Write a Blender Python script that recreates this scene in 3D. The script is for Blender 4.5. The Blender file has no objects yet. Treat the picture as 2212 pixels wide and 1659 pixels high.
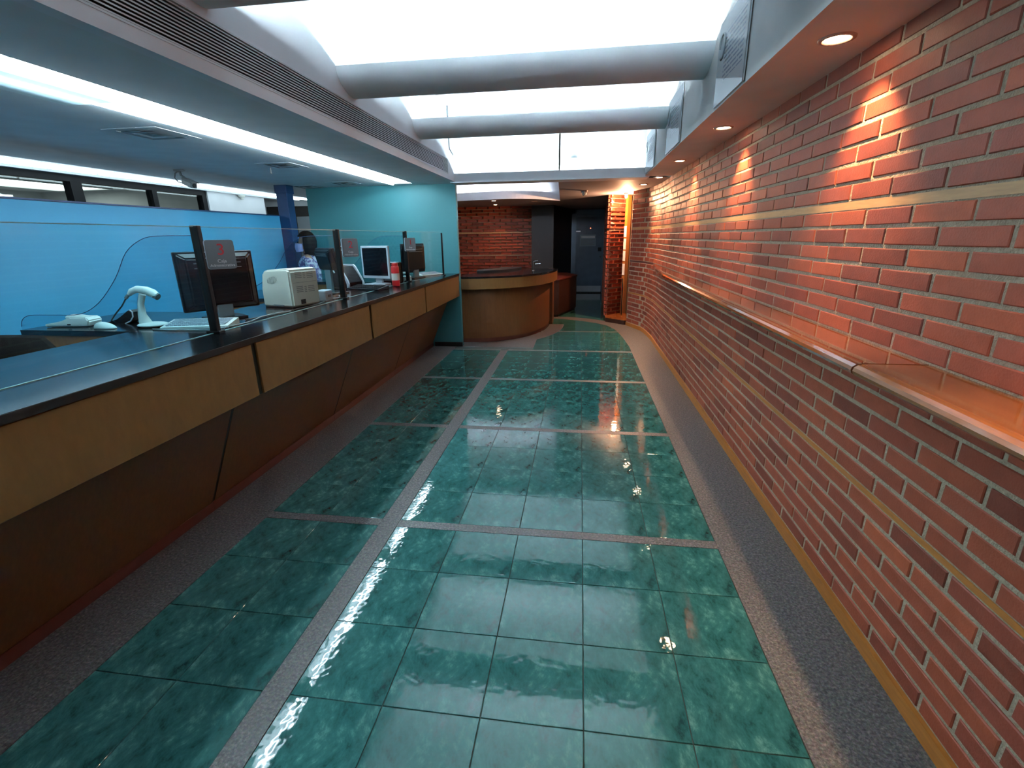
import bpy, bmesh, math, random
from mathutils import Vector, Matrix, Euler

random.seed(7)
SC = bpy.context.scene
COL = SC.collection

# ------------------------------------------------------------------ camera
FPX = 1026.74
cam_d = bpy.data.cameras.new('camera')
cam_d.sensor_fit = 'HORIZONTAL'
cam_d.sensor_width = 36.0
cam_d.lens = FPX / 2212 * 36.0
cam_d.clip_start = 0.02
cam_d.clip_end = 100
cam = bpy.data.objects.new('camera', cam_d)
COL.objects.link(cam)
CR = Vector((0.99056441, 0.13631325, -0.0141719))
CD = Vector((0.02688779, -0.29469809, -0.95521206))
CF = Vector((-0.13438449, 0.94581802, -0.29558261))
CAM = Vector((0, 0, 1.5))
cam.matrix_world = Matrix(((CR.x, -CD.x, -CF.x, CAM.x), (CR.y, -CD.y, -CF.y, CAM.y), (CR.z, -CD.z, -CF.z, CAM.z), (0, 0, 0, 1)))
SC.camera = cam

# ------------------------------------------------------------------ world, exposure
world = bpy.data.worlds.new('world')
SC.world = world
world.use_nodes = True
world.node_tree.nodes['Background'].inputs[0].default_value = (0.6, 0.75, 0.9, 1)
world.node_tree.nodes['Background'].inputs[1].default_value = 0.05
SC.view_settings.view_transform = 'Standard'
SC.view_settings.look = 'None'
SC.view_settings.exposure = 0.35
SC.view_settings.gamma = 1.0
SC.view_settings.use_curve_mapping = False
SC.cycles.max_bounces = 5
SC.cycles.diffuse_bounces = 3
SC.cycles.glossy_bounces = 2
SC.cycles.transparent_max_bounces = 10
SC.cycles.sample_clamp_indirect = 6.0
SC.cycles.use_light_tree = False
SC.cycles.adaptive_threshold = 0.05
SC.cycles.caustics_reflective = False
SC.cycles.caustics_refractive = False

# light strengths
COOL = (0.72, 0.92, 1.0)
WARM = (1.0, 0.60, 0.30)
L_COFFER = 190.0
L_SLOT = 54.0
L_SLOT_FAR = 11.0
L_LOBBY = 120.0
W_SPOT = 74.0

# ------------------------------------------------------------------ materials
MATS = {}
def lin(c):
    return tuple(((v / 255.0) / 12.92 if v <= 10 else (((v / 255.0) + 0.055) / 1.055) ** 2.4) for v in c)

def newmat(name):
    m = bpy.data.materials.new(name)
    m.use_nodes = True
    MATS[name] = m
    nt = m.node_tree
    return m, nt, nt.nodes['Principled BSDF']

def nd(nt, t, **kw):
    n = nt.nodes.new(t)
    for k, v in kw.items():
        if k in n.inputs.keys():
            n.inputs[k].default_value = v
        else:
            setattr(n, k, v)
    return n

def mat(name, rgb, rough=0.5, metal=0.0, spec=0.5, var=0.12, vscale=6.0, stretch=None, bump=0.0, bscale=60.0, coat=0.0, crough=0.05, coords='Object'):
    m, nt, p = newmat(name)
    base = lin(rgb)
    tc = nd(nt, 'ShaderNodeTexCoord')
    mp = nd(nt, 'ShaderNodeMapping')
    nt.links.new(tc.outputs[coords], mp.inputs[0])
    if stretch:
        mp.inputs['Scale'].default_value = stretch
    no = nd(nt, 'ShaderNodeTexNoise', Scale=vscale, Detail=3.0 if var >= 0.1 else 0.0, Roughness=0.6)
    nt.links.new(mp.outputs[0], no.inputs['Vector'])
    ra = nd(nt, 'ShaderNodeValToRGB')
    ra.color_ramp.elements[0].position = 0.3
    ra.color_ramp.elements[1].position = 0.7
    ra.color_ramp.elements[0].color = tuple(max(0, c * (1 - var)) for c in base) + (1,)
    ra.color_ramp.elements[1].color = tuple(min(1, c * (1 + var)) for c in base) + (1,)
    nt.links.new(no.outputs[0], ra.inputs[0])
    nt.links.new(ra.outputs[0], p.inputs['Base Color'])
    p.inputs['Roughness'].default_value = rough
    p.inputs['Metallic'].default_value = metal
    p.inputs['Specular IOR Level'].default_value = spec
    p.inputs['Coat Weight'].default_value = coat
    p.inputs['Coat Roughness'].default_value = crough
    if bump > 0:
        n2 = nd(nt, 'ShaderNodeTexNoise', Scale=bscale, Detail=1.0)
        nt.links.new(mp.outputs[0], n2.inputs['Vector'])
        b = nd(nt, 'ShaderNodeBump', Strength=bump, Distance=0.01)
        nt.links.new(n2.outputs[0], b.inputs['Height'])
        nt.links.new(b.outputs[0], p.inputs['Normal'])
    return m

def emat(name, rgb, strength):
    m, nt, p = newmat(name)
    p.inputs['Base Color'].default_value = (0.9, 0.9, 0.9, 1)
    p.inputs['Emission Color'].default_value = rgb + (1,)
    p.inputs['Emission Strength'].default_value = strength
    return m

def glassmat(name, tint=(0.93, 0.98, 0.97), refl=1.0):
    m, nt, p = newmat(name)
    nt.nodes.remove(p)
    out = nt.nodes['Material Output']
    tr = nd(nt, 'ShaderNodeBsdfTransparent')
    tr.inputs[0].default_value = tint + (1,)
    gl = nd(nt, 'ShaderNodeBsdfGlossy')
    gl.inputs['Roughness'].default_value = 0.02
    lw = nd(nt, 'ShaderNodeLayerWeight', Blend=0.5)
    pw = nd(nt, 'ShaderNodeMath', operation='POWER')
    pw.inputs[1].default_value = 6.0
    nt.links.new(lw.outputs['Facing'], pw.inputs[0])
    mx = nd(nt, 'ShaderNodeMixShader')
    mm = nd(nt, 'ShaderNodeMath', operation='MULTIPLY_ADD')
    mm.inputs[1].default_value = 0.35 * refl
    mm.inputs[2].default_value = 0.02
    nt.links.new(pw.outputs[0], mm.inputs[0])
    nt.links.new(mm.outputs[0], mx.inputs[0])
    nt.links.new(tr.outputs[0], mx.inputs[1])
    nt.links.new(gl.outputs[0], mx.inputs[2])
    nt.links.new(mx.outputs[0], out.inputs[0])
    return m

def brickmat():
    m, nt, p = newmat('brick')
    oi = nd(nt, 'ShaderNodeObjectInfo')
    ge = nd(nt, 'ShaderNodeNewGeometry')
    ad = nd(nt, 'ShaderNodeMath', operation='ADD')
    nt.links.new(oi.outputs['Random'], ad.inputs[0])
    nt.links.new(ge.outputs['Random Per Island'], ad.inputs[1])
    fr = nd(nt, 'ShaderNodeMath', operation='FRACT')
    nt.links.new(ad.outputs[0], fr.inputs[0])
    ra = nd(nt, 'ShaderNodeValToRGB')
    e = ra.color_ramp.elements
    e[0].color = lin((114, 52, 36)) + (1,)
    e[1].color = lin((172, 84, 54)) + (1,)
    for pos, c in ((0.3, (142, 66, 45)), (0.55, (153, 73, 48)), (0.8, (134, 62, 46))):
        k = e.new(pos)
        k.color = lin(c) + (1,)
    nt.links.new(fr.outputs[0], ra.inputs[0])
    no = nd(nt, 'ShaderNodeTexNoise', Scale=16.0, Detail=3.0, Roughness=0.65)
    nt.links.new(ge.outputs['Position'], no.inputs['Vector'])
    mx = nd(nt, 'ShaderNodeMix', data_type='RGBA', blend_type='MULTIPLY')
    mx.inputs[0].default_value = 0.5
    r2 = nd(nt, 'ShaderNodeValToRGB')
    r2.color_ramp.elements[0].position = 0.3
    r2.color_ramp.elements[0].color = (0.62, 0.55, 0.5, 1)
    r2.color_ramp.elements[1].position = 0.7
    r2.color_ramp.elements[1].color = (1.1, 1.05, 1.0, 1)
    nt.links.new(no.outputs[0], r2.inputs[0])
    nt.links.new(ra.outputs[0], mx.inputs[6])
    nt.links.new(r2.outputs[0], mx.inputs[7])
    nt.links.new(mx.outputs[2], p.inputs['Base Color'])
    p.inputs['Roughness'].default_value = 0.55
    p.inputs['Specular IOR Level'].default_value = 0.4
    n2 = nd(nt, 'ShaderNodeTexNoise', Scale=140.0, Detail=1.0)
    nt.links.new(ge.outputs['Position'], n2.inputs['Vector'])
    b = nd(nt, 'ShaderNodeBump', Strength=0.22, Distance=0.004)
    nt.links.new(n2.outputs[0], b.inputs['Height'])
    nt.links.new(b.outputs[0], p.inputs['Normal'])
    return m

def tilemat():
    m, nt, p = newmat('tile_green')
    tc = nd(nt, 'ShaderNodeTexCoord')
    ge = nd(nt, 'ShaderNodeNewGeometry')
    oi = nd(nt, 'ShaderNodeObjectInfo')
    # every tile carries the same printed marble, softly varied from tile to tile
    wv = nd(nt, 'ShaderNodeTexNoise', Scale=5.0, Detail=1.0)
    nt.links.new(tc.outputs['Object'], wv.inputs['Vector'])
    va = nd(nt, 'ShaderNodeVectorMath', operation='MULTIPLY_ADD')
    va.inputs[1].default_value = (0.09, 0.09, 0.09)
    nt.links.new(wv.outputs['Color'], va.inputs[0])
    nt.links.new(tc.outputs['Object'], va.inputs[2])
    mp = nd(nt, 'ShaderNodeMapping')
    mp.inputs['Rotation'].default_value = (0, 0, 0.7)
    mp.inputs['Scale'].default_value = (1.0, 0.55, 1.0)
    nt.links.new(va.outputs[0], mp.inputs[0])
    no = nd(nt, 'ShaderNodeTexNoise', Scale=17.0, Detail=5.0, Roughness=0.72)
    nt.links.new(mp.outputs[0], no.inputs['Vector'])
    ra = nd(nt, 'ShaderNodeValToRGB')
    e = ra.color_ramp.elements
    e[0].position = 0.33
    e[0].color = lin((22, 56, 54)) + (1,)
    e[1].position = 0.70
    e[1].color = lin((96, 146, 139)) + (1,)
    k = e.new(0.44)
    k.color = lin((42, 91, 88)) + (1,)
    k = e.new(0.57)
    k.color = lin((55, 108, 104)) + (1,)
    nt.links.new(no.outputs[0], ra.inputs[0])
    big = nd(nt, 'ShaderNodeTexNoise', Scale=1.3, Detail=2.0)
    nt.links.new(ge.outputs['Position'], big.inputs['Vector'])
    mx = nd(nt, 'ShaderNodeMix', data_type='RGBA', blend_type='MULTIPLY')
    mx.inputs[0].default_value = 0.35
    r3 = nd(nt, 'ShaderNodeValToRGB')
    r3.color_ramp.elements[0].color = (0.7, 0.78, 0.72, 1)
    r3.color_ramp.elements[1].color = (1.1, 1.1, 1.12, 1)
    nt.links.new(big.outputs[0], r3.inputs[0])
    nt.links.new(ra.outputs[0], mx.inputs[6])
    nt.links.new(r3.outputs[0], mx.inputs[7])
    nt.links.new(mx.outputs[2], p.inputs['Base Color'])
    p.inputs['Roughness'].default_value = 0.03
    p.inputs['Specular IOR Level'].default_value = 0.5
    n2 = nd(nt, 'ShaderNodeTexNoise', Scale=28.0, Detail=1.0)
    nt.links.new(ge.outputs['Position'], n2.inputs['Vector'])
    b = nd(nt, 'ShaderNodeBump', Strength=0.045, Distance=0.01)
    nt.links.new(n2.outputs[0], b.inputs['Height'])
    nt.links.new(b.outputs[0], p.inputs['Normal'])
    return m

def granitemat():
    m, nt, p = newmat('granite')
    ge = nd(nt, 'ShaderNodeNewGeometry')
    vo = nd(nt, 'ShaderNodeTexVoronoi', Scale=150.0)
    nt.links.new(ge.outputs['Position'], vo.inputs['Vector'])
    no = nd(nt, 'ShaderNodeTexNoise', Scale=90.0, Detail=3.0, Roughness=0.7)
    nt.links.new(ge.outputs['Position'], no.inputs['Vector'])
    ra = nd(nt, 'ShaderNodeValToRGB')
    e = ra.color_ramp.elements
    e[0].position = 0.3
    e[0].color = lin((50, 44, 42)) + (1,)
    e[1].position = 0.75
    e[1].color = lin((132, 120, 113)) + (1,)
    k = e.new(0.5)
    k.color = lin((90, 81, 77)) + (1,)
    mx = nd(nt, 'ShaderNodeMix', data_type='RGBA', blend_type='OVERLAY')
    mx.inputs[0].default_value = 0.45
    nt.links.new(no.outputs[0], ra.inputs[0])
    nt.links.new(ra.outputs[0], mx.inputs[6])
    nt.links.new(vo.outputs['Color'], mx.inputs[7])
    hs = nd(nt, 'ShaderNodeHueSaturation', Saturation=0.35)
    nt.links.new(mx.outputs[2], hs.inputs['Color'])
    nt.links.new(hs.outputs[0], p.inputs['Base Color'])
    p.inputs['Roughness'].default_value = 0.42
    b = nd(nt, 'ShaderNodeBump', Strength=0.15, Distance=0.003)
    nt.links.new(no.outputs[0], b.inputs['Height'])
    nt.links.new(b.outputs[0], p.inputs['Normal'])
    return m

def postermat():
    m, nt, p = newmat('poster_print')
    tc = nd(nt, 'ShaderNodeTexCoord')
    mp = nd(nt, 'ShaderNodeMapping')
    mp.inputs['Rotation'].default_value = (0, 0, 0)
    # object space: y along the poster, z up -> texture x, y
    sx = nd(nt, 'ShaderNodeSeparateXYZ')
    nt.links.new(tc.outputs['Object'], sx.inputs[0])
    cx = nd(nt, 'ShaderNodeCombineXYZ')
    nt.links.new(sx.outputs['Y'], cx.inputs['X'])
    nt.links.new(sx.outputs['Z'], cx.inputs['Y'])
    br = nd(nt, 'ShaderNodeTexBrick', Scale=1.0)
    br.offset = 0.37
    br.inputs['Color1'].default_value = lin((112, 122, 150)) + (1,)
    br.inputs['Color2'].default_value = lin((150, 158, 180)) + (1,)
    br.inputs['Mortar'].default_value = lin((226, 232, 238)) + (1,)
    br.inputs['Mortar Size'].default_value = 0.0065
    br.inputs['Mortar Smooth'].default_value = 0.1
    br.inputs['Brick Width'].default_value = 0.11
    br.inputs['Row Height'].default_value = 0.022
    nt.links.new(cx.outputs[0], br.inputs['Vector'])
    # keep the print to a block in the middle of the sheet
    def window(sock, lo, hi):
        a = nd(nt, 'ShaderNodeMath', operation='GREATER_THAN')
        a.inputs[1].default_value = lo
        b = nd(nt, 'ShaderNodeMath', operation='LESS_THAN')
        b.inputs[1].default_value = hi
        c = nd(nt, 'ShaderNodeMath', operation='MULTIPLY')
        nt.links.new(sock, a.inputs[0])
        nt.links.new(sock, b.inputs[0])
        nt.links.new(a.outputs[0], c.inputs[0])
        nt.links.new(b.outputs[0], c.inputs[1])
        return c.outputs[0]
    w1 = window(sx.outputs['Y'], -0.21, 0.13)
    w2 = window(sx.outputs['Z'], -0.10, 0.14)
    c = nd(nt, 'ShaderNodeMath', operation='MULTIPLY')
    nt.links.new(w1, c.inputs[0])
    nt.links.new(w2, c.inputs[1])
    mx = nd(nt, 'ShaderNodeMix', data_type='RGBA')
    nt.links.new(c.outputs[0], mx.inputs[0])
    mx.inputs[6].default_value = lin((226, 232, 238)) + (1,)
    nt.links.new(br.outputs[0], mx.inputs[7])
    nt.links.new(mx.outputs[2], p.inputs['Base Color'])
    p.inputs['Roughness'].default_value = 0.06
    p.inputs['Coat Weight'].default_value = 0.6
    p.inputs['Coat Roughness'].default_value = 0.02
    return m

def shirtmat():
    m, nt, p = newmat('shirt_print')
    tc = nd(nt, 'ShaderNodeTexCoord')
    vo = nd(nt, 'ShaderNodeTexNoise', Scale=26.0, Detail=3.0)
    nt.links.new(tc.outputs['Object'], vo.inputs['Vector'])
    ra = nd(nt, 'ShaderNodeValToRGB')
    ra.color_ramp.interpolation = 'LINEAR'
    ra.color_ramp.elements[0].position = 0.44
    ra.color_ramp.elements[0].color = lin((112, 92, 140)) + (1,)
    ra.color_ramp.elements[1].position = 0.56
    ra.color_ramp.elements[1].color = lin((214, 206, 222)) + (1,)
    nt.links.new(vo.outputs[0], ra.inputs[0])
    nt.links.new(ra.outputs[0], p.inputs['Base Color'])
    p.inputs['Roughness'].default_value = 0.85
    return m

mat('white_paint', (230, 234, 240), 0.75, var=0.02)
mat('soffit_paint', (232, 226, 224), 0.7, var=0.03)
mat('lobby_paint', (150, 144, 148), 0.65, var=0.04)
mat('office_ceiling', (226, 230, 232), 0.8, var=0.03)
mat('beam_paint', (222, 226, 232), 0.75, var=0.03)
mat('teal_paint', (58, 122, 130), 0.6, var=0.04, vscale=2)
mat('blue_paint', (54, 142, 184), 0.6, var=0.05, vscale=2)
mat('blue_column', (14, 54, 96), 0.55, var=0.05)
mat('office_wall', (190, 192, 194), 0.7, var=0.03)
mat('dark_paint', (34, 28, 26), 0.5, var=0.1)
mat('dark_wood', (52, 27, 20), 0.4, var=0.25, vscale=5, stretch=(8, 8, 1))
mat('mortar', (172, 154, 132), 0.9, var=0.18, vscale=60, bump=0.6, bscale=160)
brickmat()
tilemat()
granitemat()
postermat()
shirtmat()
mat('grout', (48, 62, 58), 0.8, var=0.15, vscale=20)
mat('beech', (112, 76, 38), 0.38, var=0.10, vscale=9, stretch=(14, 3, 1.2), spec=0.45)
mat('beech_panel', (104, 62, 30), 0.42, var=0.14, vscale=7, stretch=(10, 10, 1.0), spec=0.4)
mat('red_kick', (84, 34, 24), 0.4, var=0.15)
mat('shelf_wood', (142, 86, 44), 0.22, var=0.18, vscale=10, stretch=(8, 0.8, 8), coat=0.5, crough=0.08)
mat('shelf_wood_polished', (134, 78, 44), 0.08, var=0.15, vscale=10, stretch=(8, 0.8, 8), coat=1.0, crough=0.03)
mat('strip_wood', (190, 150, 104), 0.4, var=0.12, vscale=14, stretch=(6, 0.8, 6))
mat('strip_wood_low', (176, 108, 44), 0.4, var=0.14, vscale=14, stretch=(6, 0.8, 6))
mat('black_laminate', (11, 14, 17), 0.16, var=0.15, spec=0.5)
mat('black_edge', (12, 13, 14), 0.35, var=0.1)
mat('black_metal', (10, 10, 12), 0.55, var=0.1, spec=0.15)
mat('black_plastic', (16, 16, 21), 0.4, var=0.1, spec=0.2)
mat('screen', (6, 8, 14), 0.3, var=0.05, spec=0.15)
mat('silver_plastic', (186, 194, 206), 0.35, var=0.04)
mat('camera_grey', (92, 102, 108), 0.5, var=0.05)
mat('grey_plastic', (120, 126, 130), 0.45, var=0.05)
mat('white_plastic', (225, 230, 226), 0.4, var=0.03)
mat('cream_plastic', (214, 216, 206), 0.42, var=0.03)
mat('vent_dark', (124, 130, 130), 0.6, var=0.05)
mat('dark_slot', (16, 22, 26), 0.8, var=0.05)
mat('slat_metal', (206, 210, 212), 0.45, var=0.03)
mat('chrome', (210, 214, 220), 0.15, metal=1.0, var=0.03)
mat('sign_face', (112, 116, 120), 0.35, var=0.05)
mat('sign_red', (176, 36, 44), 0.5, var=0.03)
mat('sign_white', (226, 228, 230), 0.5, var=0.02)
mat('red_plastic', (176, 34, 36), 0.3, var=0.08)
mat('paper', (226, 220, 212), 0.8, var=0.03)
mat('cable_black', (18, 20, 22), 0.5, var=0.05)
mat('cable_grey', (150, 160, 164), 0.5, var=0.05)
mat('chair_fabric', (10, 12, 13), 0.9, spec=0.1, var=0.12, vscale=40, bump=0.2, bscale=300)
mat('glass_edge', (150, 196, 200), 0.25, var=0.03)
mat('door_steel', (70, 90, 112), 0.3, var=0.08, spec=0.6)
mat('door_frame', (96, 112, 128), 0.35, metal=0.6, var=0.05)
mat('kick_plate', (176, 186, 196), 0.35, metal=0.3, var=0.04)
mat('notice', (120, 138, 152), 0.4, var=0.05)
mat('skin', (176, 122, 98), 0.55, var=0.06)
mat('hair', (18, 13, 13), 0.6, var=0.2, vscale=40, spec=0.15)
mat('mask', (176, 168, 214), 0.8, var=0.03)
mat('trousers', (30, 32, 44), 0.8, var=0.08)
mat('lips', (140, 70, 66), 0.5, var=0.03)
mat('eye', (30, 22, 20), 0.2, var=0.02)
mat('ring_metal', (176, 150, 136), 0.35, var=0.05)
glassmat('clear_glass')
glassmat('tinted_glass', (0.80, 0.92, 0.95))
emat('tube_coffer', COOL, L_COFFER)
emat('tube_slot', COOL, L_SLOT)
emat('tube_slot_far', COOL, L_SLOT_FAR)
emat('tube_lobby', (0.82, 0.88, 1.0), L_LOBBY)
emat('bulb_warm', (1.0, 0.72, 0.45), 42.0)
emat('bulb_red', (1.0, 0.60, 0.32), 40.0)
emat('panel_light', (0.9, 1.0, 0.95), 3.0)
emat('reflection_red', (1.0, 0.12, 0.05), 6.0)

# ------------------------------------------------------------------ object helpers
def link(o, parent=None):
    COL.objects.link(o)
    if parent is not None:
        o.parent = parent
    return o

def tag(o, label=None, cat=None, group=None, kind=None):
    if label: o['label'] = label
    if cat: o['category'] = cat
    if group: o['group'] = group
    if kind: o['kind'] = kind
    return o

def origin(o):
    v = Vector((0, 0, 0))
    while o is not None:
        v = v + o.location
        o = o.parent
    return v

def thing(name, loc, label, cat, group=None):
    o = bpy.data.objects.new(name, None)
    o.empty_display_size = 0.1
    link(o)
    o.location = loc
    return tag(o, label, cat, group)

class MB:
    """collects vertices in world space; build() makes one mesh object"""
    def __init__(self):
        self.v, self.f, self.s = [], [], []
    def add(self, vs, fs, smooth=False):
        b = len(self.v)
        self.v += [Vector(v) for v in vs]
        self.f += [tuple(b + i for i in f) for f in fs]
        self.s += [smooth] * len(fs)
        return self
    def box(self, x0, x1, y0, y1, z0, z1, m=None):
        vs = [Vector((x, y, z)) for z in (z0, z1) for y in (y0, y1) for x in (x0, x1)]
        if m is not None: vs = [m @ v for v in vs]
        return self.add(vs, [(0, 2, 3, 1), (4, 5, 7, 6), (0, 1, 5, 4), (2, 6, 7, 3), (0, 4, 6, 2), (1, 3, 7, 5)])
    def rbox(self, x0, x1, y0, y1, z0, z1, r, m=None, seg=2):
        bm = bmesh.new()
        bmesh.ops.create_cube(bm, size=1.0)
        for v in bm.verts:
            v.co = Vector((x0 + (v.co.x + .5) * (x1 - x0), y0 + (v.co.y + .5) * (y1 - y0), z0 + (v.co.z + .5) * (z1 - z0)))
        bmesh.ops.bevel(bm, geom=list(bm.edges), offset=r, segments=seg, profile=0.5, affect='EDGES')
        return self.bm(bm, m)
    def bm(self, bm, m=None, smooth=False):
        bm.verts.index_update()
        vs = [(m @ v.co) if m is not None else v.co.copy() for v in bm.verts]
        self.add(vs, [tuple(v.index for v in f.verts) for f in bm.faces], smooth)
        bm.free()
        return self
    def prism(self, pts, axis, a, b, m=None):
        """closed outline pts (2d) extruded along axis from a to b"""
        def p3(p, t):
            v = {'x': (t, p[0], p[1]), 'y': (p[0], t, p[1]), 'z': (p[0], p[1], t)}[axis]
            v = Vector(v)
            return m @ v if m is not None else v
        n = len(pts)
        vs = [p3(p, a) for p in pts] + [p3(p, b) for p in pts]
        fs = [tuple(range(n)), tuple(range(2 * n - 1, n - 1, -1))]
        fs += [(i, (i + 1) % n + 0, (i + 1) % n + n, i + n) for i in range(n)]
        return self.add(vs, fs)
    def tube(self, pts, r, n=8, caps=True, rs=None):
        pts = [Vector(p) for p in pts]
        rings = []
        up = Vector((0, 0, 1))
        prev = None
        for i, p in enumerate(pts):
            d = (pts[min(i + 1, len(pts) - 1)] - pts[max(i - 1, 0)])
            d.normalize()
            if prev is None:
                a = d.cross(up) if abs(d.dot(up)) < 0.95 else d.cross(Vector((1, 0, 0)))
            else:
                a = prev - d * prev.dot(d)
            a.normalize()
            prev = a
            b = d.cross(a)
            rr = rs[i] if rs else r
            rings.append([p + a * (rr * math.cos(2 * math.pi * k / n)) + b * (rr * math.sin(2 * math.pi * k / n)) for k in range(n)])
        base = len(self.v)
        vs = [v for ring in rings for v in ring]
        fs = []
        for i in range(len(rings) - 1):
            for k in range(n):
                fs.append((i * n + k, i * n + (k + 1) % n, (i + 1) * n + (k + 1) % n, (i + 1) * n + k))
        self.add(vs, fs, True)
        if caps:
            self.add(rings[0], [tuple(range(n - 1, -1, -1))])
            self.add(rings[-1], [tuple(range(n))])
        return self
    def lathe(self, prof, c, n=20, m=None):
        c = Vector(c)
        vs, fs = [], []
        for (r, z) in prof:
            for k in range(n):
                a = 2 * math.pi * k / n
                v = Vector((r * math.cos(a), r * math.sin(a), z))
                vs.append((m @ v if m is not None else v) + c)
        for i in range(len(prof) - 1):
            for k in range(n):
                fs.append((i * n + k, i * n + (k + 1) % n, (i + 1) * n + (k + 1) % n, (i + 1) * n + k))
        return self.add(vs, fs, True)
    def ball(self, c, rx, ry, rz, m=None, u=16, w=10):
        bm = bmesh.new()
        bmesh.ops.create_uvsphere(bm, u_segments=u, v_segments=w, radius=1.0)
        t = Matrix.Translation(Vector(c)) @ (m if m is not None else Matrix.Identity(4)) @ Matrix.Diagonal((rx, ry, rz, 1))
        return self.bm(bm, t, True)
    def sheet(self, rows, thick=None):
        n, k = len(rows), len(rows[0])
        vs = [v for r in rows for v in r]
        fs = [(i * k + j, i * k + j + 1, (i + 1) * k + j + 1, (i + 1) * k + j) for i in range(n - 1) for j in range(k - 1)]
        return self.add(vs, fs)
    def build(self, name, material, parent=None, weld=False):
        me = bpy.data.meshes.new(name)
        o0 = origin(parent) if parent is not None else Vector((0, 0, 0))
        me.from_pydata([tuple(v - o0) for v in self.v], [], self.f)
        for p, s in zip(me.polygons, self.s):
            p.use_smooth = s
        bm = bmesh.new()
        bm.from_mesh(me)
        bmesh.ops.recalc_face_normals(bm, faces=bm.faces)
        bm.to_mesh(me)
        bm.free()
        me.materials.append(MATS[material] if isinstance(material, str) else material)
        return link(bpy.data.objects.new(name, me), parent)

def struct(name, mb, material, parent=None):
    o = mb.build(name, material, parent)
    if parent is None:
        o['kind'] = 'structure'
    return o

def box_at(name, material, parent, *b):
    return MB().box(*b).build(name, material, parent)

def rot_at(x, y, z, deg):
    return Matrix.Translation((x, y, z)) @ Matrix.Rotation(math.radians(deg), 4, 'Z')

def in_view(p):
    d = Vector(p) - CAM
    z = d.dot(CF)
    if z < 0.1: return None
    return (d.dot(CR) / z * FPX + 1106, d.dot(CD) / z * FPX + 829.5, z)

def text_mesh(name, s, size, m, material, parent, depth=0.0008, align='CENTER'):
    cu = bpy.data.curves.new(name, 'FONT')
    cu.body = s
    cu.size = size
    cu.align_x = align
    cu.align_y = 'CENTER'
    cu.extrude = depth
    cu.resolution_u = 4
    tmp = bpy.data.objects.new('tmp', cu)
    COL.objects.link(tmp)
    dg = bpy.context.evaluated_depsgraph_get()
    me = bpy.data.meshes.new_from_object(tmp.evaluated_get(dg))
    bpy.data.objects.remove(tmp)
    bpy.data.curves.remove(cu)
    o0 = origin(parent)
    for v in me.vertices:
        v.co = (m @ v.co) - o0
    me.name = name
    me.materials.clear()
    me.materials.append(MATS[material])
    return link(bpy.data.objects.new(name, me), parent)

# ================================================================== SETTING
# ---------------- floor
floor = struct('floor', MB().box(-11.0, 1.6, -2.4, 14.2, -0.12, -0.004), 'grout')
XS_MAIN = [-0.953 + 0.335 * i for i in range(6)]
XS_LEFT = [-1.725, -1.390]
MOD, T = 1.403, 0.335

def tile_mesh():
    h, c, d = T / 2 - 0.0016, 0.0012, 0.010
    mb = MB()
    lo = [(-h, -h, -d), (h, -h, -d), (h, h, -d), (-h, h, -d)]
    mi = [(-h, -h, -c), (h, -h, -c), (h, h, -c), (-h, h, -c)]
    k = h - c
    hi = [(-k, -k, 0), (k, -k, 0), (k, k, 0), (-k, k, 0)]
    fs = [(8, 9, 10, 11)]
    for i in range(4):
        j = (i + 1) % 4
        fs += [(i, j, 4 + j, 4 + i), (4 + i, 4 + j, 8 + j, 8 + i)]
    me = bpy.data.meshes.new('tile')
    me.from_pydata(lo + mi + hi, [], fs)
    me.materials.append(MATS['tile_green'])
    return me
TILE = tile_mesh()

def arc_edge(x):
    """far edge of the tiled field in the lobby: it follows the curved granite band"""
    return 8.93 - 0.55 * max(0.0, (x + 0.1)) ** 2 - 0.75 * max(0.0, (x + 0.1)) ** 4

for k in range(-2, 6):
    y_mid = 2.17 + MOD * k
    if -1.5 < y_mid < 8.0:
        for xa, xb in ((-1.725, -1.056), (-0.953, 0.722)):
            if y_mid < 6.6 or xa > -1: MB().box(xa, xb, y_mid - 0.0305, y_mid + 0.0305, -0.01, 0.0).build('granite_strip', 'granite', floor)
    for r in range(4):
        yc = y_mid + 0.0315 + T * (r + 0.5)
        if yc < -0.9 or yc > 9.0: continue
        for xc in [x + T / 2 for x in XS_LEFT + XS_MAIN[:5]]:
            if yc > 6.45 and xc < -1.0: continue
            if yc > 6.45 and xc < -0.5: continue
            if yc > 8.4 and xc > 0.42: continue
            o = link(bpy.data.objects.new('tile', TILE), floor)
            o.location = (xc, yc, 0)
MB().box(-1.055, -0.9545, -1.2, 6.36, -0.01, 0.0).build('granite_strip', 'granite', floor)
MB().box(-11.0, -2.31, -2.0, 9.0, -0.01, 0.0).build('office_paving', 'office_wall', floor)  # unseen office floor, made pale to bounce light up to the ceiling
MB().box(-2.30, -1.7265, -1.2, 6.56, -0.01, 0.0).build('granite_border', 'granite', floor)
MB().box(0.7235, 1.12, -1.2, 8.75, -0.01, 0.0).build('granite_border', 'granite', floor)
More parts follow.
